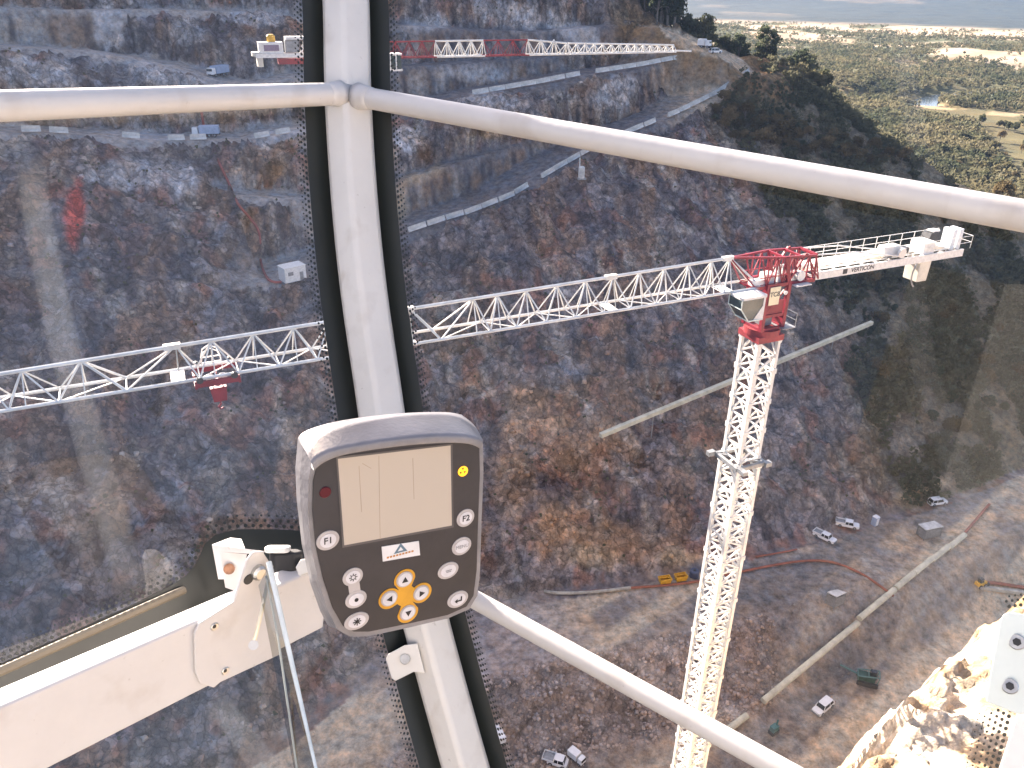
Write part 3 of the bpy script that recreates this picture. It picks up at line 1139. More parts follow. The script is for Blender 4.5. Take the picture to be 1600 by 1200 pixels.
# red tower head frame above
zh = zt_(XT)
hd = MB()
xp = -jib_at(1262, 386)[0]
hz = jib_at(1277, 391)[1]
hk = zh + (hz - zh) * 0.55
for s in (-1, 1):
    hd.bar((XT, 0, zh), (-0.2, s * 0.95, hk), 0.16)
    hd.bar((-0.2, s * 0.95, hk), (-xp - 0.1, s * 0.95, hz), 0.17)
    hd.bar((-0.9, s * hw, zb0 + 0.2), (-0.4, s * 0.95, hk), 0.26, 0.3)
    hd.bar((-0.9, s * hw, zb0 + 0.2), (-2.2, s * 0.95, hk + 0.06), 0.16)
    hd.bar((XT - 0.1, s * 0.1, zh - 0.1), (2.2, s * 0.87, zb0 + 0.1), 0.11)
    hd.bar((2.2, s * 0.87, zb0 - 0.05), (-xp - 0.3, s * 1.0, zb0 - 0.02), 0.2, 0.26)
    hd.bar((-xp - 0.1, s * 0.95, hz), (-xp - 0.3, s * 1.0, zb0), 0.10)
    hd.bar((-2.3, s * 0.95, hk + 0.1), (-3.9, s * 1.0, zb0), 0.09)
    hd.bar((-3.9, s * 1.0, zb0), (-xp - 0.1, s * 0.95, hz), 0.09)
for x, z in ((-0.2, hk), (-1.8, hk + (hz - hk) * 0.35), (-3.4, hk + (hz - hk) * 0.7), (-xp - 0.1, hz), (2.2, zb0 - 0.05), (0.4, zb0 - 0.05), (-3.0, zb0 - 0.02), (-xp - 0.3, zb0)):
    hd.bar((x, -0.95, z), (x, 0.95, z), 0.14)
for s in (-1, 1):
    nb = 7
    for i in range(nb):
        x0, x1 = 1.9 - (xp + 2.1) * i / nb, 1.9 - (xp + 2.1) * (i + 1) / nb
        zt0 = zh + (hz - zh) * (XT - x0) / (XT + xp)
        zt1 = zh + (hz - zh) * (XT - x1) / (XT + xp)
        if i % 2:
            hd.bar((x0, s * 0.96, zb0), (x1, s * 0.92, zt1 - 0.05), 0.085)
        else:
            hd.bar((x0, s * 0.96, zt0 - 0.05), (x1, s * 0.96, zb0), 0.085)
        hd.bar((x1, s * 0.95, zb0), (x1, s * 0.93, zt1 - 0.05), 0.085)
    hd.bar((1.9, s * 0.97, zb0 + 0.75), (-xp - 0.2, s * 0.97, zb0 + 0.75), 0.07)
hd.build('tower_head', RED, crane)
mc = MB()
mc.box((0.55, 0.25, zb0 + 0.45), (1.0, 0.9, 0.75), bev=0.1).box((-0.5, 0.4, zb0 + 0.45), (0.75, 0.75, 0.7), bev=0.1)
for i in range(3):
    mc.bar((0.3 - 0.35 * i, 0.75, zb0 + 0.8), (0.3 - 0.35 * i, 0.75, zb0 + 1.55), 0.14)
mc.box((1.75, 0.55, zb0 + 0.35), (1.3, 0.5, 0.4))
mc.box((-1.9, 0.5, zb0 + 0.4), (1.1, 0.8, 0.5)).disc((-1.9, 1.0, zb0 + 0.55), (0, 1, 0), 0.4, 0.25, 14)
mc.box((-2.0, 1.35, zb0 - 0.12), (1.5, 0.5, 0.08))
mc.build('slewing_machinery', WHITE, crane)

# operator's cab hung on the near side of the jib foot
cb = thing
cx, cy, cz = jib_at(1152, 470)[0] + 0.35, 1.55, zb0 - 0.95
k = MB()
prof = [(-1.0, -0.98), (0.35, -0.98), (1.15, 0.05), (1.15, 0.75), (-1.0, 0.75)]
k.prism([(cx + a, cy - 0.72, cz + b) for a, b in prof], (0, 1.44, 0))
cabin = k.build('operator_cabin', CABGLASS, crane, bevel=0.03)
MB().box((cx + 0.02, cy, cz + 0.84), (2.35, 1.62, 0.18), bev=0.12).build('cabin_roof', WHITE, cabin)
MB().prism([(cx - 1.02, cy + 0.75, cz - 1.0), (cx - 0.1, cy + 0.75, cz - 1.0), (cx - 0.85, cy + 0.75, cz + 0.1), (cx - 0.85, cy + 0.75, cz + 0.76), (cx - 1.02, cy + 0.75, cz + 0.76)], (0, -1.5, 0)).build('cabin_shell', WHITE, cabin)
fr = MB()
for s in (-0.74, 0.74):
    fr.bar((cx + 1.15, cy + s, cz + 0.75), (cx + 1.15, cy + s, cz + 0.05), 0.07)
    fr.bar((cx + 1.15, cy + s, cz + 0.05), (cx + 0.35, cy + s, cz - 0.98), 0.08)
    fr.bar((cx + 0.35, cy + s, cz - 0.98), (cx - 1.0, cy + s, cz - 0.98), 0.10)
fr.bar((cx + 0.35, cy - 0.74, cz - 0.98), (cx + 0.35, cy + 0.74, cz - 0.98), 0.10)
fr.bar((cx + 1.15, cy - 0.74, cz + 0.05), (cx + 1.15, cy + 0.74, cz + 0.05), 0.06)
fr.build('cabin_frame', mat('pale_green_paint', (0.62, 0.70, 0.66), 0.4, vary=0.06), cabin)

# counter jib
xe = jib_at(1492, 380)[0]
xc0, xc1 = -xp - 0.2, xe
for s in (-1, 1):
    MB().box(((xc0 + xc1) / 2, s * 0.92, zb0 + 0.22), (abs(xc1 - xc0), 0.16, 0.62)).build('counter_jib_beam', WHITE, crane)
w = MB()
for i in range(12):
    x = xc0 + (xc1 - xc0) * i / 11
    w.bar((x, -0.9, zb0 + 0.2), (x, 0.9, zb0 + 0.2), 0.12)
w.bar((xc0, 0.3, zb0 + 0.5), (xc1, 0.3, zb0 + 0.5), 0.09).bar((xc0, -0.3, zb0 + 0.5), (xc1, -0.3, zb0 + 0.5), 0.09)
w.box(((xc0 + xc1) / 2, -1.35, zb0 + 0.52), (abs(xc1 - xc0) - 1.0, 0.75, 0.05))
w.build('counter_jib_deck', STEELW, crane)
g = MB()
guard_rail(g, [(xc0 - 0.4, -1.7, zb0 + 0.55), (xc1 + 0.2, -1.7, zb0 + 0.55)], r=0.035)
guard_rail(g, [(-13.2, 1.05, zb0 + 0.55), (xc1 - 0.6, 1.05, zb0 + 0.55), (xc1 - 0.6, -1.7, zb0 + 0.55)], r=0.035)
g.build('guard_rail', STEELW, crane)
xw = jib_at(1392, 400)[0]
for s in (-1, 1):
    MB().tube([(-xp - 0.1, s * 0.9, hz), ((xw - xp) / 2 + 0.4, s * 0.9, hz - 0.25), (xw, s * 0.9, zb0 + 0.75)], 0.06, 6).build('tie_bar', STEELW, crane)
MB().box((xw + 0.6, 0.1, zb0 + 1.15), (1.9, 1.0, 0.75), taper=(0.9, 0.8), bev=0.12).disc((xw - 0.1, 0.8, zb0 + 1.0), (0, 1, 0), 0.4, 0.2, 14).build('hoist_winch', CREAM, crane)
xk = jib_at(1435, 400)[0]
MB().box((xk, 0.15, zb0 - 0.80), (1.15, 1.45, 2.15), taper=(1.18, 1.0)).build('counterweight', COUNTER, crane, bevel=0.05)
MB().box((xk - 0.05, 0.1, zb0 + 1.0), (1.3, 1.5, 1.0), bev=0.06).build('counterweight', WHITE, crane, label='white boxy upper counterweight')
xs_ = jib_at(1487, 380)[0]
for i, dx in enumerate((0.42, -0.32)):
    MB().box((xs_ + dx, -0.1, zb0 + 1.25), (0.42, 1.1, 1.75)).build('counterweight', mat('pale_blue_white_paint', (0.72, 0.75, 0.78), 0.5, vary=0.05), crane, bevel=0.04, label='upright pale slab counterweight at the tail')
MB().box((xs_ + 1.7, -0.9, zb0 + 1.3), (1.6, 0.9, 0.9), taper=(0.6, 1)).build('hoist_motor', DARK, crane)
MB().box((xs_ + 1.5, -0.9, zb0 + 1.86), (0.8, 0.7, 0.12)).build('motor_cover', WHITE, crane)
text_mesh('VERTICON', 'lettering', DARK, 0.50, ((xc0 + xw) / 2 - 0.5, 1.008, zb0 + 0.24), (-1, 0, 0), (0, 0, 1), crane, 0.004, 0.01)
MB().box(((xc0 + xw) / 2 + 1.35, 1.006, zb0 + 0.24), (0.45, 0.012, 0.40)).build('emblem', DARK, crane)

MB().tube([(xk + 1.1 + 0.25 * math.sin(a * 3), 0.9, zb0 - 0.1 - 2.1 * math.sin(a)) for a in np.linspace(0.02, math.pi * 0.5, 9)], 0.07, 6).build('cable', GREY, crane)
for i in range(4):
    MB().box((xk + 1.6 + 0.75 * i, -0.25 + 0.35 * (i % 2), zb0 + 0.8), (0.5, 0.6, 0.45 + 0.2 * (i % 2))).build('deck_gear', GREY if i % 2 else DARK, crane)

# mast: heavier sections below the tie collar
zcol = jib_at(1157, 716)[1]
add_mast(crane, zcol + 0.4, zr - 0.13, 1.98, (zr - 0.53 - zcol) / 4, 0.28, 0.125)
add_mast(crane, 1.0, zcol - 0.3, 2.22, 5.0, 0.32, 0.15)
cl = MB()
for a, b in (((-1.5, -1.5), (1.5, -1.5)), ((1.5, -1.5), (1.5, 1.5)), ((1.5, 1.5), (-1.5, 1.5)), ((-1.5, 1.5), (-1.5, -1.5))):
    cl.bar((a[0] * 0.95, a[1] * 0.95, zcol), (b[0] * 0.95, b[1] * 0.95, zcol), 0.3, 0.34)
cl.bar((-1.4, -1.4, zcol), (1.4, 1.4, zcol), 0.2).bar((-1.4, 1.4, zcol + 0.02), (1.4, -1.4, zcol + 0.02), 0.2)
cl.box((1.3, 1.9, zcol + 0.1), (0.5, 0.9, 0.35)).box((-1.6, 1.6, zcol), (0.6, 0.5, 0.4)).box((1.9, -1.6, zcol + 0.1), (0.7, 0.45, 0.4))
cl.build('tie_collar', GREY, crane)
MB().box((0, 0, 0.5), (5.5, 5.5, 1.4)).build('foundation_block', CONC, crane)

# ---------------- far crane: level with the eye
FZB = P(545, 90, 110)[2]
fm = P(546, 90, 110)
ft = P(1080, 79, 110)
kz = ray(1080, 79)
ft = kz * (FZB / kz[2]) if kz[2] < -0.02 else ft
fd = (ft - fm)[:2]
FL = np.linalg.norm(fd)
fd /= FL
crane2 = thing('tower_crane', 'distant tower crane with red and white striped jib near the ridge top', 'tower crane', (fm[0], fm[1], BASEZ), math.atan2(fd[1], fd[0]), 'tower cranes above the gorge')


def fj(px, py=80):
    k = ray(px, py)
    nr = np.array([-fd[1], fd[0]])
    t = (nr @ fm[:2]) / (nr @ k[:2])
    p = k * t
    return (p[:2] - fm[:2]) @ fd, p[2] - BASEZ


fz0 = fj(700, 88)[1]
fzt = lambda px_t: fj(*px_t)[1]
h_full = fj(700, 64)[1] - fz0
xt0, xt1 = fj(885)[0], fj(1052)[0]
zt2 = lambda x: fz0 + (h_full if x < xt0 else h_full - 0.55 - (h_full - 1.35) * max(0, (x - xt0) / (xt1 - xt0)) * 0.75)
zb2 = lambda x: fz0
for pa, pb, mm, nb in ((598, 680, DKRED, 4), (680, 755, STEELW, 4), (755, 824, DKRED, 3), (824, 885, STEELW, 3), (887, 968, STEELW, 6), (968, 1052, STEELW, 7)):
    a, b = fj(pa)[0], fj(pb)[0]
    tp = [a + (b - a) * i / nb for i in range(nb + 1)]
    bt = [(p + q_) / 2 for p, q_ in zip(tp[:-1], tp[1:])]
    truss(crane2, tp, bt, zt2, zb2, 1.6, mm, 0.11 if mm is STEELW else 0.09, 0.07 if mm is STEELW else 0.05)
MB().tube([(xt1, 0, fz0 + 0.15), (fj(1080)[0], 0, fz0)], 0.14, 6).build('jib_tip', WHITE, crane2)
f2 = MB()
for s in (-1, 1):
    f2.bar((fj(598)[0], s * 0.8, fz0), (-1.0, s * 0.8, fz0), 0.2)
    f2.bar((fj(598)[0], s * 0.1, fz0 + h_full), (-1.2, s * 0.8, fz0 + h_full), 0.18)
    f2.bar((-1.0, s * 0.8, fz0), (-1.0, s * 0.8, fz0 + h_full), 0.22)
    f2.bar((1.2, s * 0.8, fz0), (1.2, s * 0.8, fz0 + h_full), 0.22)
f2.build('tower_head', DKRED, crane2)
s2 = MB()
for sx in (-1, 1):
    for sy in (-1, 1):
        s2.bar((sx, sy, fz0 - 3.0), (sx, sy, fz0 + 0.1), 0.28)
s2.box((0, 0, fz0 - 3.2), (2.6, 2.6, 0.7))
s2.build('slewing_tower', DKRED, crane2)
cx = fj(611)[0]
zc = fj(611, 95)[1]
c2 = MB().box((cx, -1.7, zc), (1.6, 1.5, 1.9), bev=0.12).build('operator_cabin', CABGLASS, crane2)
MB().box((cx, -1.7, zc + 1.02), (1.85, 1.7, 0.22), bev=0.12).build('cabin_roof', WHITE, c2)
MB().box((cx, -1.7, zc - 1.0), (1.85, 1.7, 0.25), bev=0.12).build('cabin_floor', WHITE, c2)
q = MB()
for dx in (-0.78, 0.05):
    q.bar((cx + dx, -2.48, zc - 0.95), (cx + dx, -2.48, zc + 0.95), 0.16)
q.build('cabin_frame', WHITE, c2)
xl0 = fj(398)[0]
zc1 = fj(440, 86)[1]
cj = MB()
for s in (-1, 1):
    cj.box(((xl0 - 1) / 2, s * 0.85, zc1), (abs(xl0) - 1, 0.16, 0.5))
cj.build('counter_jib_beam', WHITE, crane2)
MB().box(((xl0 - 1) / 2 + 1.0, 0, zc1 - 0.75), (abs(xl0) * 0.62, 1.5, 0.7)).build('counter_jib_frame', DKRED, crane2)
a, b = fj(404)[0], fj(442)[0]
MB().box(((a + b) / 2, 0, zc1 + 0.95), (b - a, 1.6, 1.4)).build('winch_frame', WHITE, crane2, bevel=0.05)
MB().box(((a + b) / 2 + 0.05, -0.83, zc1 + 0.95), ((b - a) * 0.62, 0.05, 0.75)).build('winch_drum', mat('purple_grey_paint', (0.25, 0.19, 0.26), 0.6), crane2)
MB().box((fj(404)[0], 0, zc1 - 0.5), (0.7, 1.8, 1.7)).box((fj(400)[0], 0, zc1 + 0.2), (1.2, 1.4, 0.5)).build('counterweight', COUNTER, crane2)
MB().box((fj(456)[0], 0, zc1 + 1.1), (1.7, 1.3, 1.5)).build('electrical_cabinet', GREY, crane2)
MB().box((fj(466)[0], 0, fj(466, 59)[1]), (3.2, 1.6, 0.35)).build('tie_bar', WHITE, crane2)
MB().tube([(fj(478)[0], 0, fj(478, 60)[1]), (fj(470)[0], 0, fj(470, 84)[1])], 0.16, 6).build('raking_strut', WHITE, crane2)
bx, bz = fj(423, 60)
MB().bar((bx, 0, zc1 + 1.6), (bx, 0, bz), 0.12).disc((bx, 0, bz - 0.5), (0, 0, 1), 0.55, 1.0, 12, up=(1, 0, 0), bev=0.2).build('warning_beacon', YEL, crane2)
add_mast(crane2, 1.0, fz0 - 3.55, 2.0, 6.0, 0.22, 0.09)
MB().box((0, 0, 0.5), (5.5, 5.5, 1.4)).build('foundation_block', CONC, crane2)

# ================================================================== CAB
cab = thing('crane_cab', 'cream window frame and glass of the cab around the camera', 'crane cab', P(600, 1200, 1.3) + np.array([0, 0, -0.5]))
cabb = np.array(cab.location)


def cabpart(o):
    if o.parent is cab:
        o.location = tuple(-cabb)
    return o


POST = [(534, -90), (541, 10), (544, 150), (553, 300), (568, 450), (590, 602), (603, 690), (622, 790), (645, 890), (669, 985), (693, 1075), (718, 1165), (745, 1260), (772, 1360), (810, 1500), (850, 1640)]
PD = 1.33
PW = [P(x, y, PD) for x, y in POST]
lj, rj = P(546, 146, PD), P(546, 148, PD)
lend, rend = P(-420, 181, 0.75), P(1720, 359, 0.81)
bl, br = lend - lj, rend - rj


def spline(pts, n):
    pts = np.array(pts)
    out = []
    for i in range(len(pts) - 1):
        p0, p1, p2, p3 = pts[max(i - 1, 0)], pts[i], pts[i + 1], pts[min(i + 2, len(pts) - 1)]
        for k in range(n):
            t = k / n
            out.append(0.5 * ((2 * p1) + (-p0 + p2) * t + (2 * p0 - 5 * p1 + 4 * p2 - p3) * t * t + (-p0 + 3 * p1 - 3 * p2 + p3) * t ** 3))
    out.append(pts[-1])
    return [np.array(p) for p in out]


PS = spline(PW, 4)
# corner post: a folded section, ridge towards the cab
sec = [(-0.0385, 0.012), (-0.035, 0.019), (-0.010, 0.0385), (-0.005, 0.040), (0.001, 0.0385), (0.035, 0.019), (0.0385, 0.012), (0.0385, -0.012), (-0.0385, -0.012)]
m = MB()
vs, fs = [], []
for i, p in enumerate(PS):
    d = PS[min(i + 1, len(PS) - 1)] - PS[max(i - 1, 0)]
    d /= np.linalg.norm(d)
    tc = -p / np.linalg.norm(p)
    tc = tc - d * (tc @ d)
    tc /= np.linalg.norm(tc)
    sd = np.cross(tc, d)
    if sd @ CR < 0:
        sd = -sd
    for a, b in sec:
        vs.append(p + sd * a + tc * (b - 0.02))
ns = len(sec)
for i in range(len(PS) - 1):
    for k in range(ns):
        fs.append((i * ns + k, i * ns + (k + 1) % ns, (i + 1) * ns + (k + 1) % ns, (i + 1) * ns + k))
m.add(vs, fs)
o = m.build('corner_post', CREAM, cab)
o.modifiers.new('soft', 'BEVEL').width = 0.002
cabpart(o)

# rails
cabpart(MB().tube(spline([lj, lj + bl * 0.5, lend], 6), 0.0178, 24).build('rail', RAILP, cab, smooth=True))
cabpart(MB().tube(spline([rj, rj + br * 0.5, rend], 6), 0.0168, 24).build('rail', RAILP, cab, smooth=True))
for j, b_ in ((lj, bl), (rj, br)):
    u = b_ / np.linalg.norm(b_)
    pts = [j + u * s for s in (0.020, 0.030, 0.040, 0.050)]
    cabpart(MB().tube(pts, [0.0212, 0.0196, 0.0186, 0.0178], 24).build('weld', RAILP, cab, smooth=True))

# panes: ruled from the post line along each rail, outside the frame
from mathutils.bvhtree import BVHTree


def pane_grid(bv, off, t0, t1):
    rows = []
    for i, p in enumerate(PS):
        d = PS[min(i + 1, len(PS) - 1)] - PS[max(i - 1, 0)]
        n = np.cross(d, bv)
        n /= np.linalg.norm(n)
        if n @ p < 0:
            n = -n
        rows.append((p + n * off + bv * t0, p + n * off + bv * t1))
    return rows


def glass_mat(name, tint, dust, refl):
    """pane: clear tinted sheet with two-sided reflection and a film of dust"""
    m, t, b = new_mat(name)
    n = t.nodes
    out = n['Material Output']
    n.remove(b)
    tr = n.new('ShaderNodeBsdfTransparent')
    tr.inputs['Color'].default_value = (*tint, 1)
    gl = n.new('ShaderNodeBsdfGlossy')
    gl.inputs['Roughness'].default_value = 0.0
    lw = n.new('ShaderNodeLayerWeight')
    lw.inputs['Blend'].default_value = 0.5
    p5 = n.new('ShaderNodeMath')
    p5.operation = 'POWER'
    p5.inputs[1].default_value = 4.0
    t.links.new(lw.outputs['Facing'], p5.inputs[0])
    ma = n.new('ShaderNodeMath')
    ma.operation = 'MULTIPLY_ADD'
    ma.inputs[1].default_value = 0.6
    ma.inputs[2].default_value = refl
    t.links.new(p5.outputs[0], ma.inputs[0])
    mx = n.new('ShaderNodeMixShader')
    t.links.new(ma.outputs[0], mx.inputs['Fac'])
    t.links.new(tr.outputs[0], mx.inputs[1])
    t.links.new(gl.outputs[0], mx.inputs[2])
    df = n.new('ShaderNodeBsdfDiffuse')
    df.inputs['Color'].default_value = (0.75, 0.76, 0.78, 1)
    tl = n.new('ShaderNodeBsdfTranslucent')
    tl.inputs['Color'].default_value = (0.75, 0.76, 0.78, 1)
    ds = n.new('ShaderNodeMixShader')
    ds.inputs['Fac'].default_value = 0.5
    t.links.new(df.outputs[0], ds.inputs[1])
    t.links.new(tl.outputs[0], ds.inputs[2])
    tc = n.new('ShaderNodeTexCoord')
    no = n.new('ShaderNodeTexNoise')
    no.inputs['Scale'].default_value = 4.0
    no.inputs['Detail'].default_value = 7
    no.inputs['Roughness'].default_value = 0.7
    t.links.new(tc.outputs['Object'], no.inputs['Vector'])
    mr = n.new('ShaderNodeMapRange')
    mr.inputs['From Min'].default_value = 0.35
    mr.inputs['From Max'].default_value = 0.75
    mr.inputs['To Min'].default_value = dust * 0.6
    mr.inputs['To Max'].default_value = dust * 1.6
    t.links.new(no.outputs['Fac'], mr.inputs['Value'])
    last = mr.outputs['Result']
    fm = n.new('ShaderNodeMixShader')
    t.links.new(last, fm.inputs['Fac'])
    t.links.new(mx.outputs[0], fm.inputs[1])
    t.links.new(ds.outputs[0], fm.inputs[2])
    t.links.new(fm.outputs[0], out.inputs['Surface'])
    return m


GLL = glass_mat('left_window_glass', (0.95, 0.965, 0.97), 0.007, 0.038)
GLR = glass_mat('right_window_glass', (0.965, 0.97, 0.965), 0.003, 0.030)


def pane(bv, off, t1, m):
    rows = pane_grid(bv, off, 0.012, t1)
    n = len(rows)
    vs = [r[0] for r in rows] + [r[1] for r in rows]
    fs = [(i, i + 1, n + i + 1, n + i) for i in range(n - 1)]
    # make the sheet face the cab
    a, b, c = vs[fs[0][0]], vs[fs[0][1]], vs[fs[0][2]]
    if np.cross(b - a, c - a) @ a > 0:
        fs = [tuple(reversed(f)) for f in fs]
    o = cabpart(MB().add(vs, fs).build('window_pane', m, cab, smooth=True))
    return o, BVHTree.FromPolygons([tuple(v) for v in vs], [tuple(f) for f in fs])


OFF = 0.045
paneL, bvL = pane(bl, OFF, 1.25, GLL)
paneR, bvR = pane(br, OFF, 1.15, GLR)


def on_pane(bv, x, y, lift=0.0015):
    k = ray(x, y)
    h = bv.ray_cast(Vector((0, 0, 0)), Vector(k / np.linalg.norm(k)))
    if h[0] is None:
        return None
    p = np.array(h[0])
    return p * (1 - lift / np.linalg.norm(p))


def frit_band(bv, side, inner, outer, dots, name='frit_border'):
    """black printed band beside the post (inner/outer: metres along the rail from the post line) with dot rows beyond it"""
    u = (bl if side < 0 else br)
    Lb = np.linalg.norm(u)
    rows = pane_grid(u, OFF - 0.0015, inner / Lb, outer / Lb)
    n = len(rows)
    vs = [r[0] for r in rows] + [r[1] for r in rows]
    fs = [(i, i + 1, n + i + 1, n + i) for i in range(n - 1)]
    par = paneL if side < 0 else paneR
    MB().add(vs, fs).build(name, FRIT, par)
    md = MB()
    S_, acc = [0.0], 0.0
    for a, b in zip(PS[:-1], PS[1:]):
        acc += np.linalg.norm(b - a)
        S_.append(acc)
    step = 0.0092
    for r_, (dist, rad) in enumerate(dots):
        g = pane_grid(u, OFF - 0.0015, (outer + dist) / Lb, (outer + dist) / Lb)
        s = (r_ % 2) * step / 2
        while s < acc:
            i = min(np.searchsorted(S_, s, 'right') - 1, len(PS) - 2)
            t = (s - S_[i]) / (S_[i + 1] - S_[i])
            c = g[i][0] * (1 - t) + g[i + 1][0] * t
            d = PS[i + 1] - PS[i]
            d = d / np.linalg.norm(d)
            w = u / Lb
            w = w - d * (w @ d)
            w /= np.linalg.norm(w)
            md.add([c + rad * (math.cos(a) * d + math.sin(a) * w) for a in np.linspace(0, 2 * math.pi, 9)[:-1]], [tuple(range(8))])
            s += step
    md.build('frit_dots', FRIT, par, kind='stuff')


DOTS = [(0.0040, 0.0027), (0.0105, 0.0022), (0.0165, 0.0016)]
frit_band(bvL, -1, 0.0, 0.058, DOTS)
frit_band(bvR, 1, 0.0, 0.058, DOTS)

# lower printed border of the left pane, following the sill, with rounded inner corner
edge = [(-60, 1062), (0, 1038), (100, 993), (200, 948), (262, 918), (290, 900), (308, 878), (320, 850), (336, 836), (370, 827), (430, 827), (520, 832)]
low = [(-60, 1130), (0, 1105), (100, 1062), (200, 1018), (262, 990), (298, 974), (318, 965), (336, 957), (370, 940), (420, 920), (470, 905), (520, 890)]
vs = [on_pane(bvL, *p) for p in edge] + [on_pane(bvL, *p) for p in low]
n = len(edge)
MB().add(vs, [(i, i + 1, n + i + 1, n + i) for i in range(n - 1)]).build('frit_border', FRIT, paneL)
md = MB()
es = spline([np.array([*p, 0.0]) for p in edge], 10)
for r_, (off, rad) in enumerate(((5, 3.0), (13, 2.5), (21, 1.9))):
    acc, nxt = 0.0, (r_ % 2) * 6.0
    for a, b in zip(es[:-1], es[1:]):
        l = np.linalg.norm(b - a)
        nn = np.array([b[1] - a[1], -(b[0] - a[0])]) / l
        while nxt < acc + l:
            q_ = a + (b - a) * (nxt - acc) / l
            c = q_[:2] + nn * off
            ring = [on_pane(bvL, c[0] + rad * math.cos(t), c[1] + rad * math.sin(t)) for t in np.linspace(0, 2 * math.pi, 9)[:-1]]
            if all(x is not None for x in ring):
                md.add(ring, [tuple(range(8))])
            nxt += 12.0
        acc += l
md.build('frit_dots', FRIT, paneL, kind='stuff')
# tan strip over the lower border, imitating an inside rail's reflection
sl_ = [on_pane(bvL, x, y, 0.006) for x, y in ((-60, 1074), (0, 1049), (150, 983), (288, 921))]
MB().tube(sl_, 0.0058, 8).build('reflection_strip', mat('tan_reflection_coat', (0.15, 0.125, 0.09), 0.6, vary=0.1, scale=6), paneL)

# pale streaks painted on the panes to imitate cab-post reflections
m, t, b = new_mat('painted_glass_reflection')
n = t.nodes
n.remove(b)
tr = n.new('ShaderNodeBsdfTransparent')
df = n.new('ShaderNodeBsdfDiffuse')
df.inputs['Color'].default_value = (0.56, 0.60, 0.64, 1)
tl = n.new('ShaderNodeBsdfTranslucent')
tl.inputs['Color'].default_value = (0.56, 0.60, 0.64, 1)
ds = n.new('ShaderNodeMixShader')
t.links.new(df.outputs[0], ds.inputs[1])
t.links.new(tl.outputs[0], ds.inputs[2])
at = n.new('ShaderNodeAttribute')
at.attribute_name = 'Col'
tc = n.new('ShaderNodeTexCoord')
no = n.new('ShaderNodeTexNoise')
no.inputs['Scale'].default_value = 9
no.inputs['Detail'].default_value = 6
t.links.new(tc.outputs['Object'], no.inputs['Vector'])
mu = n.new('ShaderNodeMath')
mu.operation = 'MULTIPLY'
t.links.new(at.outputs['Fac'], mu.inputs[0])
t.links.new(no.outputs['Fac'], mu.inputs[1])
mx = n.new('ShaderNodeMixShader')
t.links.new(mu.outputs[0], mx.inputs['Fac'])
t.links.new(tr.outputs[0], mx.inputs[1])
t.links.new(ds.outputs[0], mx.inputs[2])
t.links.new(mx.outputs[0], n['Material Output'].inputs['Surface'])
STREAK = m


def streak(bv, par, path, hw, strength):
    path = spline([np.array([*p, 0.0]) for p in path], 6)
    V, al, ok = [], [], True
    cols_ = (-1, -0.72, -0.35, 0, 0.35, 0.72, 1)
    for i, p in enumerate(path):
        d = path[min(i + 1, len(path) - 1)] - path[max(i - 1, 0)]
        d = d / np.linalg.norm(d)
        for c in cols_:
            w = hw * (0.85 + 0.15 * i / len(path))
            q = on_pane(bv, p[0] - d[1] * c * w, p[1] + d[0] * c * w, 0.0022)
            if q is None:
                return
            V.append(q)
            e = min(i, len(path) - 1 - i) / 4
            al.append(strength * (0 if abs(c) == 1 else 0.8 if abs(c) > 0.6 else 1) * min(1, e))
    n_ = len(cols_)
    F = np.array([(i * n_ + k, i * n_ + k + 1, (i + 1) * n_ + k + 1, (i + 1) * n_ + k) for i in range(len(path) - 1) for k in range(n_ - 1)])
    link('painted_reflection', np_mesh('painted_reflection', np.array(V), F, STREAK, True, np.repeat(np.array(al)[:, None], 3, 1)), par)


streak(bvL, paneL, [(42, 230), (70, 400), (110, 580), (155, 740), (215, 950)], 30, 0.11)
streak(bvL, paneL, [(330, 1090), (380, 1150), (440, 1240)], 26, 0.10)
streak(bvR, paneR, [(1405, 40), (1420, 140), (1440, 260)], 22, 0.10)
streak(bvR, paneR, [(1420, 380), (1440, 560), (1490, 720), (1560, 920)], 26, 0.06)
streak(bvR, paneR, [(900, 975), (1050, 1010), (1200, 1075), (1330, 1150)], 26, 0.07)

# lower rail on the right
a_, b_ = on_pane(bvR, 690, 908, 0.03), on_pane(bvR, 1290, 1240, 0.03)
cabpart(MB().tube(spline([a_, (a_ + b_) / 2, b_], 6), 0.0150, 24).build('rail', RAILP, cab, smooth=True))

# sill beam on the left, with its bracket plate
pdep = lambda x, y: float(on_pane(bvL, x, y, 0.0) @ CF)
A_, B_ = P(492, 940, pdep(470, 930) - 0.085), P(90, 1131, pdep(90, 1131) - 0.085)
dv = (A_ - B_) / np.linalg.norm(A_ - B_)
upv = np.array([0, 0, 1.0]) - dv * dv[2]
upv /= np.linalg.norm(upv)
bk_ = np.cross(dv, upv)
if bk_ @ A_ < 0:
    bk_ = -bk_
c0, c1 = A_ + dv * 0.02, B_ - dv * 0.40
SH, SW = 106 * (A_ @ CF) / 1250 / 0.895, 0.030
cabpart(MB().box((c0 + c1) / 2 + bk_ * SW / 2, (np.linalg.norm(c0 - c1), SW, SH), ax=(dv, bk_, upv)).build('sill_beam', SILL, cab, bevel=0.004))


def on_beam(x, y, lift):
    k = ray(x, y)
    o_ = A_ - bk_ * lift
    t = (bk_ @ o_) / (bk_ @ k)
    return k * t


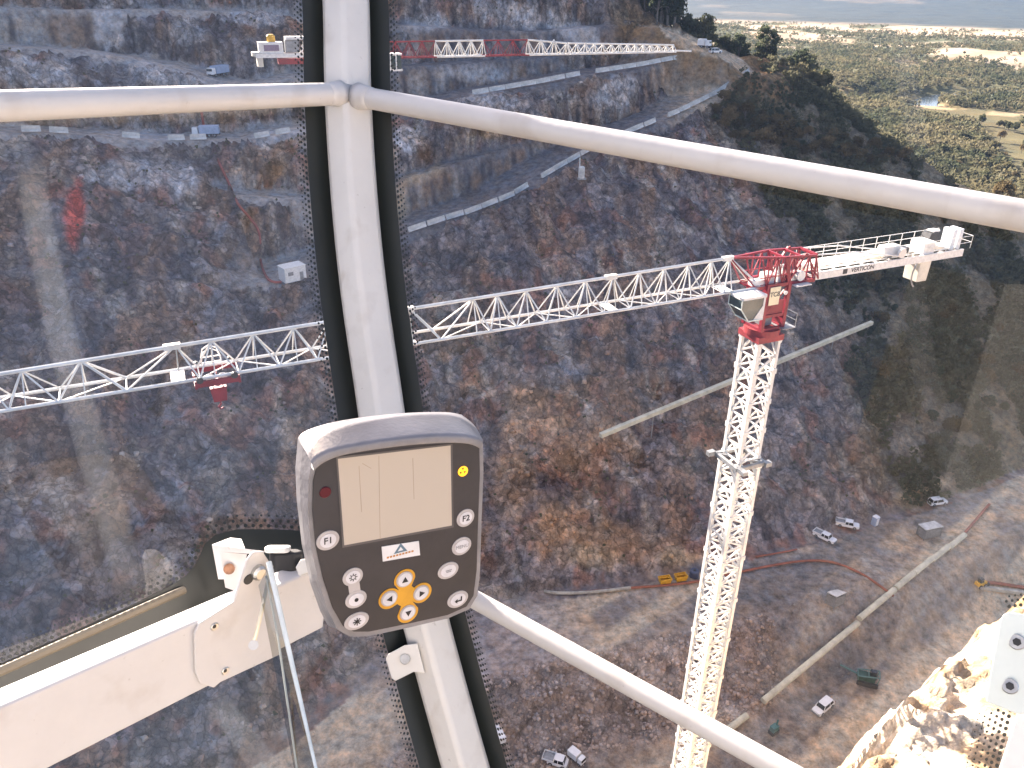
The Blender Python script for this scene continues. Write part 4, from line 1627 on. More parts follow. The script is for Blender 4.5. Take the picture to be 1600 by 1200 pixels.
pl = [(313, 1068), (306, 1052), (304, 990), (312, 974), (366, 940), (386, 876), (396, 863), (411, 862), (420, 876), (424, 905), (440, 1022), (345, 1066), (334, 1075)]
brk = cabpart(MB().prism([on_beam(x, y, 0.005) for x, y in pl], bk_ * 0.004).build('bracket_plate', SILL, cab, bevel=0.0012))
for x, y in ((335, 979), (352, 1048)):
    MB().disc(on_beam(x, y, 0.005), -bk_, 0.0055, 0.002, 16, bev=0.001).build('bolt', GALV, brk)
    MB().disc(on_beam(x, y, 0.0071), -bk_, 0.0028, 0.0004, 6).build('bolt_socket', DARK, brk)
MB().disc(on_beam(388, 905, 0.005), -bk_, 0.007, 0.0012, 12).build('bolt_hole', DARK, brk)
MB().disc(on_beam(402, 893, 0.005), -bk_, 0.010, 0.009, 16, bev=0.003).build('bolt', GALV, brk)
# bent clip behind the plate
cd = pdep(358, 880) - 0.075
cp = MB()
cp.prism([P(331, 851, cd), P(412, 861, cd), P(412, 867, cd), P(343, 862, cd), P(338, 858, cd)], -ray(360, 860) * 0.004)
cp.prism([P(331, 851, cd), P(343, 862, cd), P(351, 905, cd), P(341, 905, cd)], -ray(340, 880) * 0.004)
cp.prism([P(331, 851, cd + 0.002), P(360, 840, cd + 0.035), P(377, 842, cd + 0.035), P(384, 860, cd + 0.002)], ray(360, 850) * 0.003)
clip = cabpart(cp.build('bracket_clip', SILL, cab))
MB().prism([P(343, 862, cd + 0.03), P(386, 866, cd + 0.03), P(372, 925, cd + 0.03), P(352, 918, cd + 0.03)], ray(360, 890) * 0.003).build('clip_plate', SILL, clip)
MB().disc(P(358, 889, cd + 0.028), -ray(358, 889), 0.0075, 0.004, 14).build('rusty_bolt', mat('rusty_steel', (0.34, 0.17, 0.10), 0.7, vary=0.3, scale=60), clip)
# stay rod and hinged lower window
rod = MB().tube([P(424, 884, cd - 0.05), P(410, 950, cd - 0.07), P(396, 1008, cd - 0.09)], 0.0026, 10)
ro = cabpart(rod.build('stay_rod', mat('pale_brass', (0.80, 0.74, 0.58), 0.4, metal=0.2), cab, smooth=True))
MB().disc(P(396, 1008, cd - 0.092), -ray(396, 1008), 0.006, 0.006, 12).build('rod_foot', WHITE, ro)
m, t, b = new_mat('clear_acrylic')
tr = t.nodes.new('ShaderNodeBsdfTransparent')
tr.inputs['Color'].default_value = (0.60, 0.58, 0.50, 1)
gl = t.nodes.new('ShaderNodeBsdfGlossy')
gl.inputs['Roughness'].default_value = 0.05
mx = t.nodes.new('ShaderNodeMixShader')
mx.inputs['Fac'].default_value = 0.13
t.links.new(tr.outputs[0], mx.inputs[1])
t.links.new(gl.outputs[0], mx.inputs[2])
t.links.new(mx.outputs[0], t.nodes['Material Output'].inputs['Surface'])
t.nodes.remove(b)
ACR = m
d0_, d1_ = cd - 0.06, cd - 0.16
sp = [P(404, 915, d0_), P(421, 880, d0_), P(497, 1215, d1_), P(462, 1215, d1_)]
hp = cabpart(MB().add(sp, [(0, 1, 2, 3)]).build('hinged_pane', ACR, cab))
MB().tube([P(420, 878, d0_ - 0.002), P(458, 1045, (d0_ + d1_) / 2 - 0.002), P(497, 1215, d1_ - 0.002)], [0.0036, 0.0028, 0.0018], 8).build('pane_edge', mat('bright_glass_edge', (0.72, 0.80, 0.82), 0.15, vary=0.1, scale=20), hp)
MB().tube([P(416, 900, d0_), P(435, 1000, (d0_ + d1_) / 2), P(466, 1215, d1_)], 0.0013, 6).build('pane_edge', mat('dull_glass_edge', (0.40, 0.42, 0.38), 0.3, vary=0.1, scale=20), hp)
cabpart(MB().box(P(434, 858, cd + 0.04), (0.034, 0.02, 0.008), ax=(CR, CF, CU), bev=0.004).build('window_catch', WHITE, cab, bevel=0.002))
cabpart(MB().prism([P(456, 906, cd + 0.03), P(466, 898, cd + 0.03), P(462, 886, cd + 0.03), P(470, 874, cd + 0.03), P(486, 872, cd + 0.03), P(490, 890, cd + 0.03)], ray(470, 890) * 0.02).build('window_catch', WHITE, cab, bevel=0.002))
cabpart(MB().box(P(447, 884, cd + 0.05), (0.045, 0.03, 0.042), ax=(CR, CF, CU), bev=0.01).build('latch_block', RUBBER, cab, bevel=0.004))
# bolted tab on the lower post
tb = [(652, 1005), (632, 1008), (606, 1022), (603, 1030), (612, 1060), (618, 1064), (646, 1050), (664, 1052)]
tab = cabpart(MB().prism([P(x, y, PD - 0.021) for x, y in tb], ray(630, 1030) * 0.006).build('post_tab', CREAM, cab, bevel=0.0015))
MB().disc(P(633, 1030, PD - 0.022), -ray(633, 1030), 0.0085, 0.004, 14, bev=0.001).build('bolt', GALV, tab)

# lower right corner: post, plate, printed border
cd = 0.80
cr_ = [(1592, 1106), (1556, 1215), (1720, 1215), (1720, 1060), (1610, 1085)]
cpo = cabpart(MB().prism([P(x, y, cd + 0.01) for x, y in cr_], ray(1600, 1150) * 0.05).build('corner_post', WHITE, cab, bevel=0.003))
plt_ = [(1563, 968), (1568, 960), (1576, 956), (1640, 966), (1640, 1112), (1590, 1116), (1541, 1097), (1541, 1088)]
MINT = mat('pale_mint_paint', (0.70, 0.76, 0.72), 0.4, vary=0.05, scale=6)
cpl = cabpart(MB().prism([P(x, y, cd) for x, y in plt_], ray(1590, 1040) * 0.006).build('bracket_plate', MINT, cab, bevel=0.0015))
for x, y in ((1589, 1003), (1578, 1072)):
    MB().disc(P(x, y, cd - 0.001), -ray(x, y), 0.0078, 0.003, 18, bev=0.001).build('bolt', GALV, cpl)
    MB().disc(P(x, y, cd - 0.0042), -ray(x, y), 0.004, 0.0006, 6).build('bolt_socket', DARK, cpl)
vs = [on_pane(bvR, x, y) for x, y in ((1570, 1216), (1594, 1108), (1630, 1108), (1630, 1216))]
if all(v is not None for v in vs):
    MB().add(vs, [(0, 1, 2, 3)]).build('frit_border', FRIT, paneR)
md = MB()
for j in range(13):
    for r_ in range(6):
        y = 1100 + j * 9.6 + (r_ % 2) * 4.8
        x = 1586 - (y - 1108) * 0.24 - 7 - r_ * 9.5
        rad = 3.4 - 0.42 * r_
        ring = [on_pane(bvR, x + rad * math.cos(t), y + rad * math.sin(t)) for t in np.linspace(0, 2 * math.pi, 9)[:-1]]
        if all(q_ is not None for q_ in ring) and y > 1102 + r_ * 2:
            md.add(ring, [tuple(range(8))])
for j in range(9):
    for r_ in range(3):
        x, y = 1604 - j * 9 - (r_ % 2) * 4.5, 944 + j * 1.2 - r_ * 8
        ring = [on_pane(bvR, x + (3 - 0.6 * r_) * math.cos(t), y + (3 - 0.6 * r_) * math.sin(t)) for t in np.linspace(0, 2 * math.pi, 9)[:-1]]
        if all(q_ is not None for q_ in ring) and x > 1572:
            md.add(ring, [tuple(range(8))])
md.build('frit_dots', FRIT, paneR, kind='stuff')

# the rest of the cab behind the operator: lined rear wall
LINING = mat('grey_cab_lining', (0.52, 0.505, 0.48), 0.8, vary=0.12, scale=3)
rw = [(-0.98, -0.78), (-0.75, -1.0), (0.55, -1.25), (1.05, -0.95)]
cabpart(MB().add([(x, y, -1.45) for x, y in rw] + [(x, y, 0.75) for x, y in rw], [(i, i + 1, 5 + i, 4 + i) for i in range(3)]).build('rear_wall', LINING, cab))

# ================================================================== DISPLAY
h1 = np.array([0.83164357, -0.06111692, 0.55193631])
h2 = np.array([-0.0131636, 0.93256514, 0.36076167])
h2 = h2 - h1 * (h1 @ h2) * 0.5
h1b = h1 - h2 * (h1 @ h2) / (h2 @ h2)
h1b /= np.linalg.norm(h1b)
h2 /= np.linalg.norm(h2)
h2 = h2 - h1b * (h1b @ h2)
h2 /= np.linalg.norm(h2)
cw_ = lambda q: q[0] * CR - q[1] * CU + q[2] * CF
EX, EYD = cw_(h1b), cw_(h2)
EN = np.cross(EYD, EX)
if EN @ CF > 0:
    EN = -EN                            # towards the cab
EY = -EYD
DO = P(617, 790, 0.85)


def dv_(x, y, h=0.0):
    k = ray(x, y)
    o_ = DO + EN * h
    return k * ((EN @ o_) / (EN @ k))


disp = thing('control_display', 'grey hooded crane display with beige screen and round white keys on the corner post', 'display unit', P(600, 980, 0.9))
dbase = np.array(disp.location)


def dpart(o):
    o.location = tuple(-dbase)
    return o


HOUS = mat('grey_moulded_plastic', (0.24, 0.23, 0.24), 0.36, vary=0.12, scale=14, bump=0.1)
FACE = mat('charcoal_keypad_film', (0.035, 0.033, 0.038), 0.42, vary=0.12, scale=10, bump=0.03)
fr_ = [(492, 716), (520, 703), (560, 695), (640, 685), (700, 682), (752, 688), (753, 740), (750, 820), (748, 890), (744, 930), (732, 950), (700, 964), (640, 978), (575, 992), (548, 992), (530, 982), (515, 952), (500, 905), (489, 855), (484, 800), (485, 750)]
bk2 = [(465, 682), (495, 666), (540, 655), (620, 645), (690, 643), (722, 647), (738, 690), (740, 760), (738, 830), (732, 880), (716, 905), (690, 925), (630, 945), (570, 968), (535, 985), (512, 978), (500, 955), (484, 910), (471, 850), (463, 780), (461, 730)]
HB = -0.05
n = len(fr_)
md_ = [((0.38 * a[0] + 0.62 * b[0]) - 1.5 * (1 if a[0] < 560 else 0), 0.38 * a[1] + 0.62 * b[1]) for a, b in zip(fr_, bk2)]
R0 = [dv_(x, y, 0.0) for x, y in fr_]
R1 = [dv_(x, y, HB * 0.55) for x, y in md_]
R2 = [dv_(x, y, HB) for x, y in bk2]
cc = sum(R2) / n
R3 = [cc + (p - cc) * 0.93 - EN * 0.006 for p in R2]
m = MB()
vs = R0 + R1 + R2 + R3
fs = [(r * n + k, r * n + (k + 1) % n, (r + 1) * n + (k + 1) % n, (r + 1) * n + k) for r in range(3) for k in range(n)]
fs += [tuple(range(n)), tuple(reversed(range(3 * n, 4 * n)))]
m.add(vs, fs)
dpart(m.build('housing', HOUS, disp, bevel=0.002))
# hood
lip = [(487, 724), (497, 712), (522, 702), (560, 695), (640, 683), (700, 680), (740, 682), (755, 690)]
lin = [(491, 736), (503, 724), (527, 713), (563, 706), (641, 695), (700, 692), (737, 693), (751, 702)]
htop = [(464, 686), (470, 676), (500, 664), (540, 655), (620, 645), (690, 643), (718, 645), (738, 660)]
HL = 0.016
r0 = [dv_(x, y, HB) for x, y in htop]
rm = [dv_(0.42 * a[0] + 0.58 * b[0], 0.42 * a[1] + 0.58 * b[1] - 4.5, -0.012) for a, b in zip(htop, lip)]
r1_ = [dv_(x, y, HL) for x, y in lip]
r2_ = [dv_(x, y, HL) for x, y in lin]
r3_ = [p - EN * (HL - 0.0012) for p in r2_]
n = len(lip)
rows = [r0, rm, r1_, r2_, r3_]
m = MB()
m.add([p for r in rows for p in r], [(i * n + k, i * n + k + 1, (i + 1) * n + k + 1, (i + 1) * n + k) for i in range(4) for k in range(n - 1)])
ho = dpart(m.build('hood', HOUS, disp, smooth=False))
bv_ = ho.modifiers.new('soft', 'SUBSURF')
bv_.subdivision_type = 'CATMULL_CLARK'
bv_.levels = bv_.render_levels = 2
for e in ho.data.edges:
    pass
cr_l = ho.data.attributes.new('crease_edge', 'FLOAT', 'EDGE')
for e in ho.data.edges:
    a, b = sorted(e.vertices)
    ra, rb = a // n, b // n
    if ra == rb and ra in (2, 3):
        cr_l.data[e.index].value = 0.9
ho.data.polygons.foreach_set('use_smooth', [True] * len(ho.data.polygons))
# key film
fp = [(496, 724), (522, 708), (560, 700), (640, 690), (700, 688), (748, 694), (749, 740), (746, 820), (744, 890), (739, 930), (728, 947), (699, 960), (640, 973), (576, 986), (552, 986), (535, 977), (519, 949), (504, 903), (493, 853), (488, 800), (489, 750)]
dpart(MB().prism([dv_(x, y, 0.0006) for x, y in fp], EN * 0.0012).build('key_film', FACE, disp))
T = 0.0018
m, t, b = new_mat('unlit_beige_screen')
b.inputs['Base Color'].default_value = (0.50, 0.43, 0.36, 1)
b.inputs['Roughness'].default_value = 0.16
b.inputs['Specular IOR Level'].default_value = 0.6
SCR = m
scr = dpart(MB().prism([dv_(x, y, T) for x, y in ((527, 716), (705, 695), (707, 822), (537, 853))], EN * 0.0007).build('screen', SCR, disp))
fl_ = MB()
q_ = [dv_(x, y, T + 0.0008) for x, y in ((525, 714), (707, 693), (709, 824), (535, 856))]
q2 = [dv_(x, y, T + 0.0008) for x, y in ((528, 717), (704, 696), (706, 821), (538, 852))]
fl_.add(q_ + q2, [(i, (i + 1) % 4, 4 + (i + 1) % 4, 4 + i) for i in range(4)])
gh = MB()  # thin darker lines imitating reflections in the screen
for x0, y0, x1, y1 in ((561, 728, 565, 800), (592, 712, 594, 842), (645, 716, 647, 780), (566, 724, 580, 732)):
    gh.bar(dv_(x0, y0, T + 0.0008), dv_(x1, y1, T + 0.0008), 0.0006, 0.0001, up=EN)
gh.build('screen_reflection', mat('screen_reflection_tone', (0.40, 0.325, 0.26), 0.25), scr)
fl_.build('screen_border', mat('screen_border_grey', (0.10, 0.09, 0.09), 0.5), scr)

RING = mat('key_ring_grey', (0.45, 0.41, 0.40), 0.5, vary=0.08, scale=60)
KEY = mat('key_cap_white', (0.62, 0.60, 0.62), 0.45, vary=0.06, scale=60)
INK = mat('black_ink', (0.012, 0.012, 0.016), 0.5, vary=0.1)
GINK = mat('grey_ink', (0.25, 0.24, 0.25), 0.5, vary=0.1)
AMB = mat('amber_key_pad', (0.62, 0.30, 0.025), 0.45, vary=0.08, scale=40)
RPX = 0.85 / 1250


def key(x, y, rx, ry, glyph, cap=0.70):
    c = dv_(x, y, T)
    el = rx / ry
    r = ry * RPX * 1.02
    k = dpart(MB().disc(c, EN, r, 0.0010, 28, up=EY, el=el * 1.14, bev=0.0004).build('key', RING, disp))
    MB().disc(c + EN * 0.0011, EN, r * cap, 0.0005, 28, up=EY, el=el * 1.14).build('key_cap', KEY, k)
    z = c + EN * 0.0019
    u = ry * RPX
    if isinstance(glyph, str):
        text_mesh(glyph, 'lettering', INK if len(glyph) < 4 else GINK, u * (0.95 if len(glyph) < 4 else 0.55), z, EX, EY, k, 0.00012, 0.00012 if len(glyph) < 4 else 0.0)
    else:
        mb = MB()
        glyph(mb, z, u)
        mb.build('symbol', GINK if glyph is bars else INK, k)


def tri(dx, dy):
    def f(mb, z, u):
        d = EX * dx + EY * dy
        s = EX * dy - EY * dx
        mb.prism([z + d * u * 0.42, z - d * u * 0.30 + s * u * 0.40, z - d * u * 0.30 - s * u * 0.40], EN * 0.0003)
    return f


def dot(mb, z, u):
    mb.disc(z, EN, u * 0.22, 0.0003, 14, up=EY)


def star(mb, z, u):
    for k in range(4):
        a = math.pi * k / 4
        d = EX * math.cos(a) + EY * math.sin(a)
        zz = z + EN * 0.00004 * k
        mb.bar(zz - d * u * 0.45, zz + d * u * 0.45, u * 0.11, 0.0003, up=EN)
    mb.disc(z + EN * 0.0002, EN, u * 0.16, 0.0003, 12, up=EY)


def gear(mb, z, u):
    for k in range(8):
        a = 2 * math.pi * k / 8
        d = EX * math.cos(a) + EY * math.sin(a)
        mb.bar(z + d * u * 0.30, z + d * u * 0.44, u * 0.10, 0.0002, up=EN)
    for k in range(12):
        a, b = 2 * math.pi * k / 12, 2 * math.pi * (k + 1) / 12
        mb.bar(z + (EX * math.cos(a) + EY * math.sin(a)) * u * 0.24, z + (EX * math.cos(b) + EY * math.sin(b)) * u * 0.24, u * 0.07, 0.0002, up=EN)


def enter(mb, z, u):
    q = lambda a, b: z + EX * u * a + EY * u * b
    mb.prism([q(-0.45, -0.12), q(-0.12, 0.16), q(-0.12, -0.42)], EN * 0.0003)
    mb.prism([q(-0.13, -0.05), q(0.28, -0.05), q(0.28, 0.36), q(0.44, 0.36), q(0.44, -0.22), q(-0.13, -0.22)], EN * 0.00029)


def bars(mb, z, u):
    mb.bar(z - EX * u * 0.38 + EY * u * 0.08, z + EX * u * 0.38 + EY * u * 0.08, u * 0.10, 0.0002, up=EN)
    mb.bar(z - EX * u * 0.30 - EY * u * 0.10, z + EX * u * 0.30 - EY * u * 0.10, u * 0.10, 0.0002, up=EN)


key(512, 844, 15.5, 16, 'F1')
key(727, 809, 14.5, 16, 'F2')
key(721, 853, 16, 16.5, 'MENU', 0.72)
key(700, 891, 17, 15.5, bars, 0.72)
key(715, 936, 17.5, 16, enter, 0.72)
# linked ring under the upper pair of left keys
br_ = MB()
a_, b_ = dv_(551, 901, T), dv_(556, 936, T)
br_.bar(a_, b_, 0.0125, 0.0012, up=EN)
dpart(br_.build('key_bridge', RING, disp))
key(551, 901, 14.5, 15.5, gear)
key(556, 936, 15.5, 15.5, dot)
key(557, 970, 18, 15.5, star)
# amber pad: outline round four keys
kc = [dv_(632, 905, T), dv_(658, 926, T), dv_(637, 957, T), dv_(608, 935, T)]
ce = sum(kc) / 4
out = []
for k in range(96):
    a = 2 * math.pi * k / 96
    d = EX * math.cos(a) + EY * math.sin(a)
    best = 0.0125
    for c in kc:
        w = c - ce
        pr, R_ = w @ d, 0.0128
        disc_ = R_ * R_ - (w @ w - pr * pr)
        if disc_ > 0:
            best = max(best, pr + math.sqrt(disc_))
    out.append(ce + d * best)
dpart(MB().prism(out, EN * 0.0008).build('key_pad', AMB, disp))
T += 0.0009
key(632, 905, 12.5, 14, tri(0, 1), 0.82)
key(658, 926, 12.5, 14, tri(1, 0), 0.82)
key(637, 957, 12.5, 14, tri(0, -1), 0.82)
key(608, 935, 12.5, 14, tri(-1, 0), 0.82)
T -= 0.0009
# badge
bd = dpart(MB().prism([dv_(x, y, T) for x, y in ((596, 854), (654, 845), (656, 867), (598, 877))], EN * 0.0007).build('badge', mat('badge_white', (0.70, 0.69, 0.70), 0.4, vary=0.05, scale=30), disp))
z = dv_(626, 858, T + 0.0009)
tb_ = MB()
q = lambda a, b: z + EX * a * RPX + EY * b * RPX
tb_.add([q(0, 11), q(-12, -6), q(12, -6), q(0, 4), q(-5, -3), q(5, -3)], [(0, 1, 4, 3), (1, 2, 5, 4), (2, 0, 3, 5)])
tb_.build('emblem', mat('slate_blue_ink', (0.10, 0.17, 0.23), 0.5), bd)
ob = MB()
for i in range(9):
    ob.box(z + EX * RPX * (-22 + i * 5.4) - EY * RPX * 9.5, (RPX * 3.8, RPX * 3.2, 0.0002), ax=(EX, EY, EN))
ob.build('lettering', mat('orange_ink', (0.50, 0.22, 0.06), 0.5), bd)
m, t, b = new_mat('lit_amber_lamp')
b.inputs['Base Color'].default_value = (0.75, 0.33, 0.02, 1)
b.inputs['Emission Color'].default_value = (1.0, 0.42, 0.03, 1)
b.inputs['Emission Strength'].default_value = 0.35
b.inputs['Roughness'].default_value = 0.2
lp = dpart(MB().disc(dv_(723, 736, T), EN, 9 * RPX, 0.0022, 20, up=EY, bev=0.001).build('lamp', m, disp))
sy = MB()
c = dv_(723, 736, T + 0.0024)
for k in range(3):
    a = math.pi / 2 + 2 * math.pi * k / 3
    p0 = c + (EX * math.cos(a) + EY * math.sin(a)) * RPX * 2.0
    p1 = c + (EX * math.cos(a - 0.42) + EY * math.sin(a - 0.42)) * RPX * 6
    p2 = c + (EX * math.cos(a + 0.42) + EY * math.sin(a + 0.42)) * RPX * 6
    sy.prism([p0, p1, p2], EN * 0.0003)
sy.build('symbol', mat('brown_ink', (0.12, 0.045, 0.01), 0.5), lp)
dpart(MB().disc(dv_(508, 769, T), EN, 9 * RPX, 0.0012, 20, up=EY, bev=0.0006).build('lamp', mat('unlit_red_lamp', (0.10, 0.012, 0.02), 0.3, vary=0.1), disp, label='unlit dark red lamp'))
# arm that carries it on the post
dpart(MB().bar(dv_(610, 820, -0.05), P(628, 830, 1.30), 0.05, 0.05).build('mounting_arm', DARK, disp))

# ================================================================== THINGS ON THE GROUND
VWHITE = mat('vehicle_white', (0.78, 0.78, 0.78), 0.3, vary=0.04, scale=1, coat=0.3)
LAMP = mat('lamp_lens', (0.55, 0.55, 0.5), 0.15)
TYRE = RUBBER


def heading(a, b):
    p, q = ground(*a), ground(*b)
    return p, q, math.atan2(q[1] - p[1], q[0] - p[0])


def wheels(root, xs, w, r, z=None):
    for x in xs:
        for s in (-1, 1):
            wh = MB().disc((x, s * (w / 2 - 0.12), r), (0, s, 0), r, 0.2, 14, bev=0.04).build('wheel', TYRE, root)
            MB().disc((x, s * (w / 2 + 0.075), r), (0, s, 0), r * 0.6, 0.02, 10).build('rim', GREY, wh)


def settle(p, dz=0.0):
    return (p[0], p[1], p[2] + dz)


def car_body(root, L, Wd, hb, prof, roof_l, roof_w, roof_h, xc):
    """lower body, glasshouse with roof, windows let into it"""
    MB().box((0, 0, hb / 2 + 0.32), (L, Wd, hb), taper=(0.985, 0.95), bev=0.22).build('body', VWHITE, root, bevel=0.06)
    z0 = hb + 0.32
    gh = MB().box((xc, 0, z0 + roof_h / 2), (roof_l, Wd * 0.93, roof_h), taper=(0.80, 0.86), bev=0.12).build('glasshouse', WINDOW, root, bevel=0.03)
    MB().box((xc - 0.02 * roof_l, 0, z0 + roof_h + 0.02), (roof_l * 0.80, Wd * 0.80, 0.07), bev=0.15).build('roof', VWHITE, gh, bevel=0.02)
    pil = MB()
    for x0, x1 in ((-0.5, -0.40), (-0.08, -0.07), (0.5, 0.40)):
        for s in (-1, 1):
            pil.bar((xc + x0 * roof_l, s * Wd * 0.465, z0), (xc + x1 * roof_l, s * Wd * 0.40, z0 + roof_h), 0.09)
    pil.build('pillar', VWHITE, gh)
    for s in (-1, 1):
        MB().box((L / 2 - 0.03, s * Wd * 0.36, 0.72), (0.08, 0.34, 0.16)).build('headlight', LAMP, root)
        MB().box((-L / 2 + 0.03, s * Wd * 0.40, 0.78), (0.08, 0.16, 0.24)).build('tail_light', DKRED, root)
    MB().box((L / 2 + 0.03, 0, 0.5), (0.14, Wd * 0.92, 0.22), bev=0.04).build('bumper', GREY, root)


def ute(name, label, cat, a, b, group, tray=True, L=5.2):
    p, q, h = heading(a, b)
    c = (p + q) / 2
    root = thing(name, label, cat, settle(c, 0.02), h, group)
    if tray:
        car_body(root, L, 1.85, 0.62, None, 2.0, 1.8, 0.66, 0.35)
        MB().box((-1.55, 0, 1.02), (2.1, 1.86, 0.10)).build('tray_floor', GREY, root)
        tr = MB()
        for s in (-1, 1):
            tr.box((-1.55, s * 0.93, 1.22), (2.1, 0.05, 0.34))
        tr.box((-2.58, 0, 1.22), (0.05, 1.86, 0.34)).box((-0.52, 0, 1.4), (0.06, 1.86, 0.7))
        tr.build('tray_side', VWHITE, root)
    else:
        car_body(root, L, 1.9, 0.62, None, 3.3, 1.8, 0.72, -0.45)
    wheels(root, (-L * 0.30, L * 0.31), 1.85, 0.38)
    return root


G1 = 'white vehicles parked on the gorge floor'
ute('utility_vehicle', 'white flat-tray ute parked nearest the crane mast on the haul road', 'ute', (1275, 836), (1300, 850), G1)
ute('utility_vehicle', 'white tray ute beside the portable toilet with its empty tray uphill', 'ute', (1308, 816), (1338, 829), G1)
ute('four_wheel_drive', 'white four wheel drive parked far along the haul road near the pale rock cut', 'car', (1448, 790), (1478, 786), G1, tray=False, L=4.9)
ute('van', 'white long-roofed wagon parked alone on the brown dirt beside the pale bar', 'van', (1302, 1094), (1268, 1122), G1, tray=False, L=5.1)


def truck(name, label, a, b, group, L=6.5, boxcol=VWHITE):
    p, q, h = heading(a, b)
    c = (p + q) / 2
    root = thing(name, label, 'truck', settle(c, 0.02), h, group)
    MB().box((0, 0, 0.75), (L, 1.0, 0.25)).build('chassis', DARK, root)
    k = MB().box((L / 2 - 0.85, 0, 1.65), (1.7, 2.2, 1.7), taper=(0.8, 0.92), bev=0.12).build('cab', VWHITE, root, bevel=0.05)
    MB().box((L / 2 - 0.08, 0, 1.95), (0.08, 1.85, 0.65), ax=((0.97, 0, 0.2), (0, 1, 0), (-0.2, 0, 0.97))).build('windscreen', WINDOW, k)
    MB().box((-0.9, 0, 1.9), (L - 2.0, 2.35, 2.0)).build('cargo_box', boxcol, root, bevel=0.04)
    wheels(root, (-L * 0.32, -L * 0.12, L * 0.34), 2.2, 0.48)
    if group == 'trucks on the gorge floor':
        root.scale = (0.62, 0.62, 0.62)
    return root


G2 = 'trucks on the rock benches'
truck('box_truck', 'pale box truck on the uppermost bench above the left rail', (352, 120), (331, 119), G2, 7.5, BLUE)
truck('box_truck', 'small white-cabbed truck on the long left bench under the rail', (336, 214), (310, 214), G2, 7.0, BLUE)
truck('light_truck', 'white light truck at the bottom beside the lower cab post', (783, 1168), (775, 1142), 'trucks on the gorge floor', 5.6)
truck('light_truck', 'white light truck on the bottom edge left of the crane mast', (893, 1182), (908, 1196), 'trucks on the gorge floor', 5.2)
ute('utility_vehicle', 'white ute on the bottom edge just left of the light truck', 'ute', (862, 1190), (880, 1198), G1, L=3.6)
truck('light_truck', 'white truck standing at the road junction on the crest', (1094, 72), (1106, 80), 'vehicles at the crest junction', 4.4)
ute('four_wheel_drive', 'small white car behind the truck at the crest junction', 'car', (1112, 84), (1122, 85), 'vehicles at the crest junction', tray=False, L=4.6)

# site cabin on its ledge
p = ground(458, 438)
sc = thing('site_cabin', 'white box cabin on the ledge of the left rock wall', 'site cabin', settle(p), 0.7)
MB().box((0, 0, 1.85), (5.4, 3.6, 3.5)).build('wall', WHITE, sc, bevel=0.05)
MB().box((0, 0, 3.68), (5.6, 3.8, 0.14)).build('roof', WHITE, sc)
MB().box((-1.2, -1.82, 2.2), (1.3, 0.05, 0.9)).build('window', GREY, sc)
MB().box((1.5, -1.82, 1.25), (0.9, 0.05, 2.0)).build('door', GREY, sc)

# portable toilet
p = ground(1366, 820)
pt = thing('portable_toilet', 'pale blue portable toilet cabin at the edge of the haul road', 'toilet cabin', settle(p), 0.5)
MB().box((0, 0, 1.15), (1.25, 1.25, 2.3), bev=0.1).build('wall', BLUE, pt, bevel=0.04)
MB().box((0, 0, 2.38), (1.35, 1.35, 0.22), taper=(0.7, 0.7), bev=0.1).build('roof', VWHITE, pt)
MB().box((0, -0.64, 1.1), (0.75, 0.05, 1.9)).build('door', VWHITE, pt)


def skip(label, a, group):
    p = ground(*a)
    r = thing('skip_bin', label, 'skip bin', settle(p), 0.25, group)
    m = MB()
    o = [(-1.3, -0.75), (1.3, -0.75), (1.3, 0.75), (-1.3, 0.75)]
    vs = [(x * 0.8, y * 0.85, 0.15) for x, y in o] + [(x, y, 1.45) for x, y in o] + [(x * 0.93, y * 0.9, 1.45) for x, y in o] + [(x * 0.76, y * 0.8, 0.3) for x, y in o]
    fs = [(3, 2, 1, 0)] + [(i, (i + 1) % 4, 4 + (i + 1) % 4, 4 + i) for i in range(4)] + [(4 + i, 4 + (i + 1) % 4, 8 + (i + 1) % 4, 8 + i) for i in range(4)] + [(8 + i, 8 + (i + 1) % 4, 12 + (i + 1) % 4, 12 + i) for i in range(4)] + [(12, 13, 14, 15)]
    m.add(vs, fs).build('bin_body', YEL, r)
    MB().box((0, 0, 1.48), (2.5, 0.12, 0.08)).build('lifting_bar', YEL, r)
    for s in (-1, 1):
        MB().box((s * 1.2, 0, 1.2), (0.2, 1.64, 0.14)).build('rib', YEL, r)


skip('yellow skip bin on the haul road, the one farther from the crane mast', (1038, 912), 'yellow skip bins at the toe of the slope')
skip('yellow skip bin on the haul road, the one beside the dark blue drum', (1063, 907), 'yellow skip bins at the toe of the slope')
p = ground(1084, 901)
dr = thing('storage_tank', 'dark blue round tank beside the yellow skip bins', 'tank', settle(p))
MB().disc((0, 0, 0), (0, 0, 1), 1.0, 1.6, 18, up=(1, 0, 0), bev=0.2).build('tank_shell', mat('dark_blue_paint', (0.06, 0.075, 0.13), 0.5), dr)
MB().disc((0, 0, 1.6), (0, 0, 1), 0.3, 0.15, 12, up=(1, 0, 0)).build('lid', DARK, dr)


def flat_shed(label, quad, h, m, name='roofed_shelter'):
    pts = [ground(*q) for q in quad]
    c = sum(pts) / 4
    r = thing(name, label, 'shelter', settle(c))
    z = max(q[2] for q in pts) - c[2] + h
    loc = [np.array([q[0] - c[0], q[1] - c[1], z]) for q in pts]
    MB().prism(loc, (0, 0, 0.18)).build('roof', m, r)
    for q in loc:
        MB().bar((q[0] * 0.94, q[1] * 0.94, -0.5), (q[0] * 0.94, q[1] * 0.94, z), 0.16).build('post', GREY, r)
    w = MB()
    for a, b in zip(loc, loc[1:] + loc[:1]):
        w.bar((a[0] * 0.9, a[1] * 0.9, z * 0.45), (b[0] * 0.9, b[1] * 0.9, z * 0.45), 0.08, z * 0.85)
    w.build('wall', GREY, r)


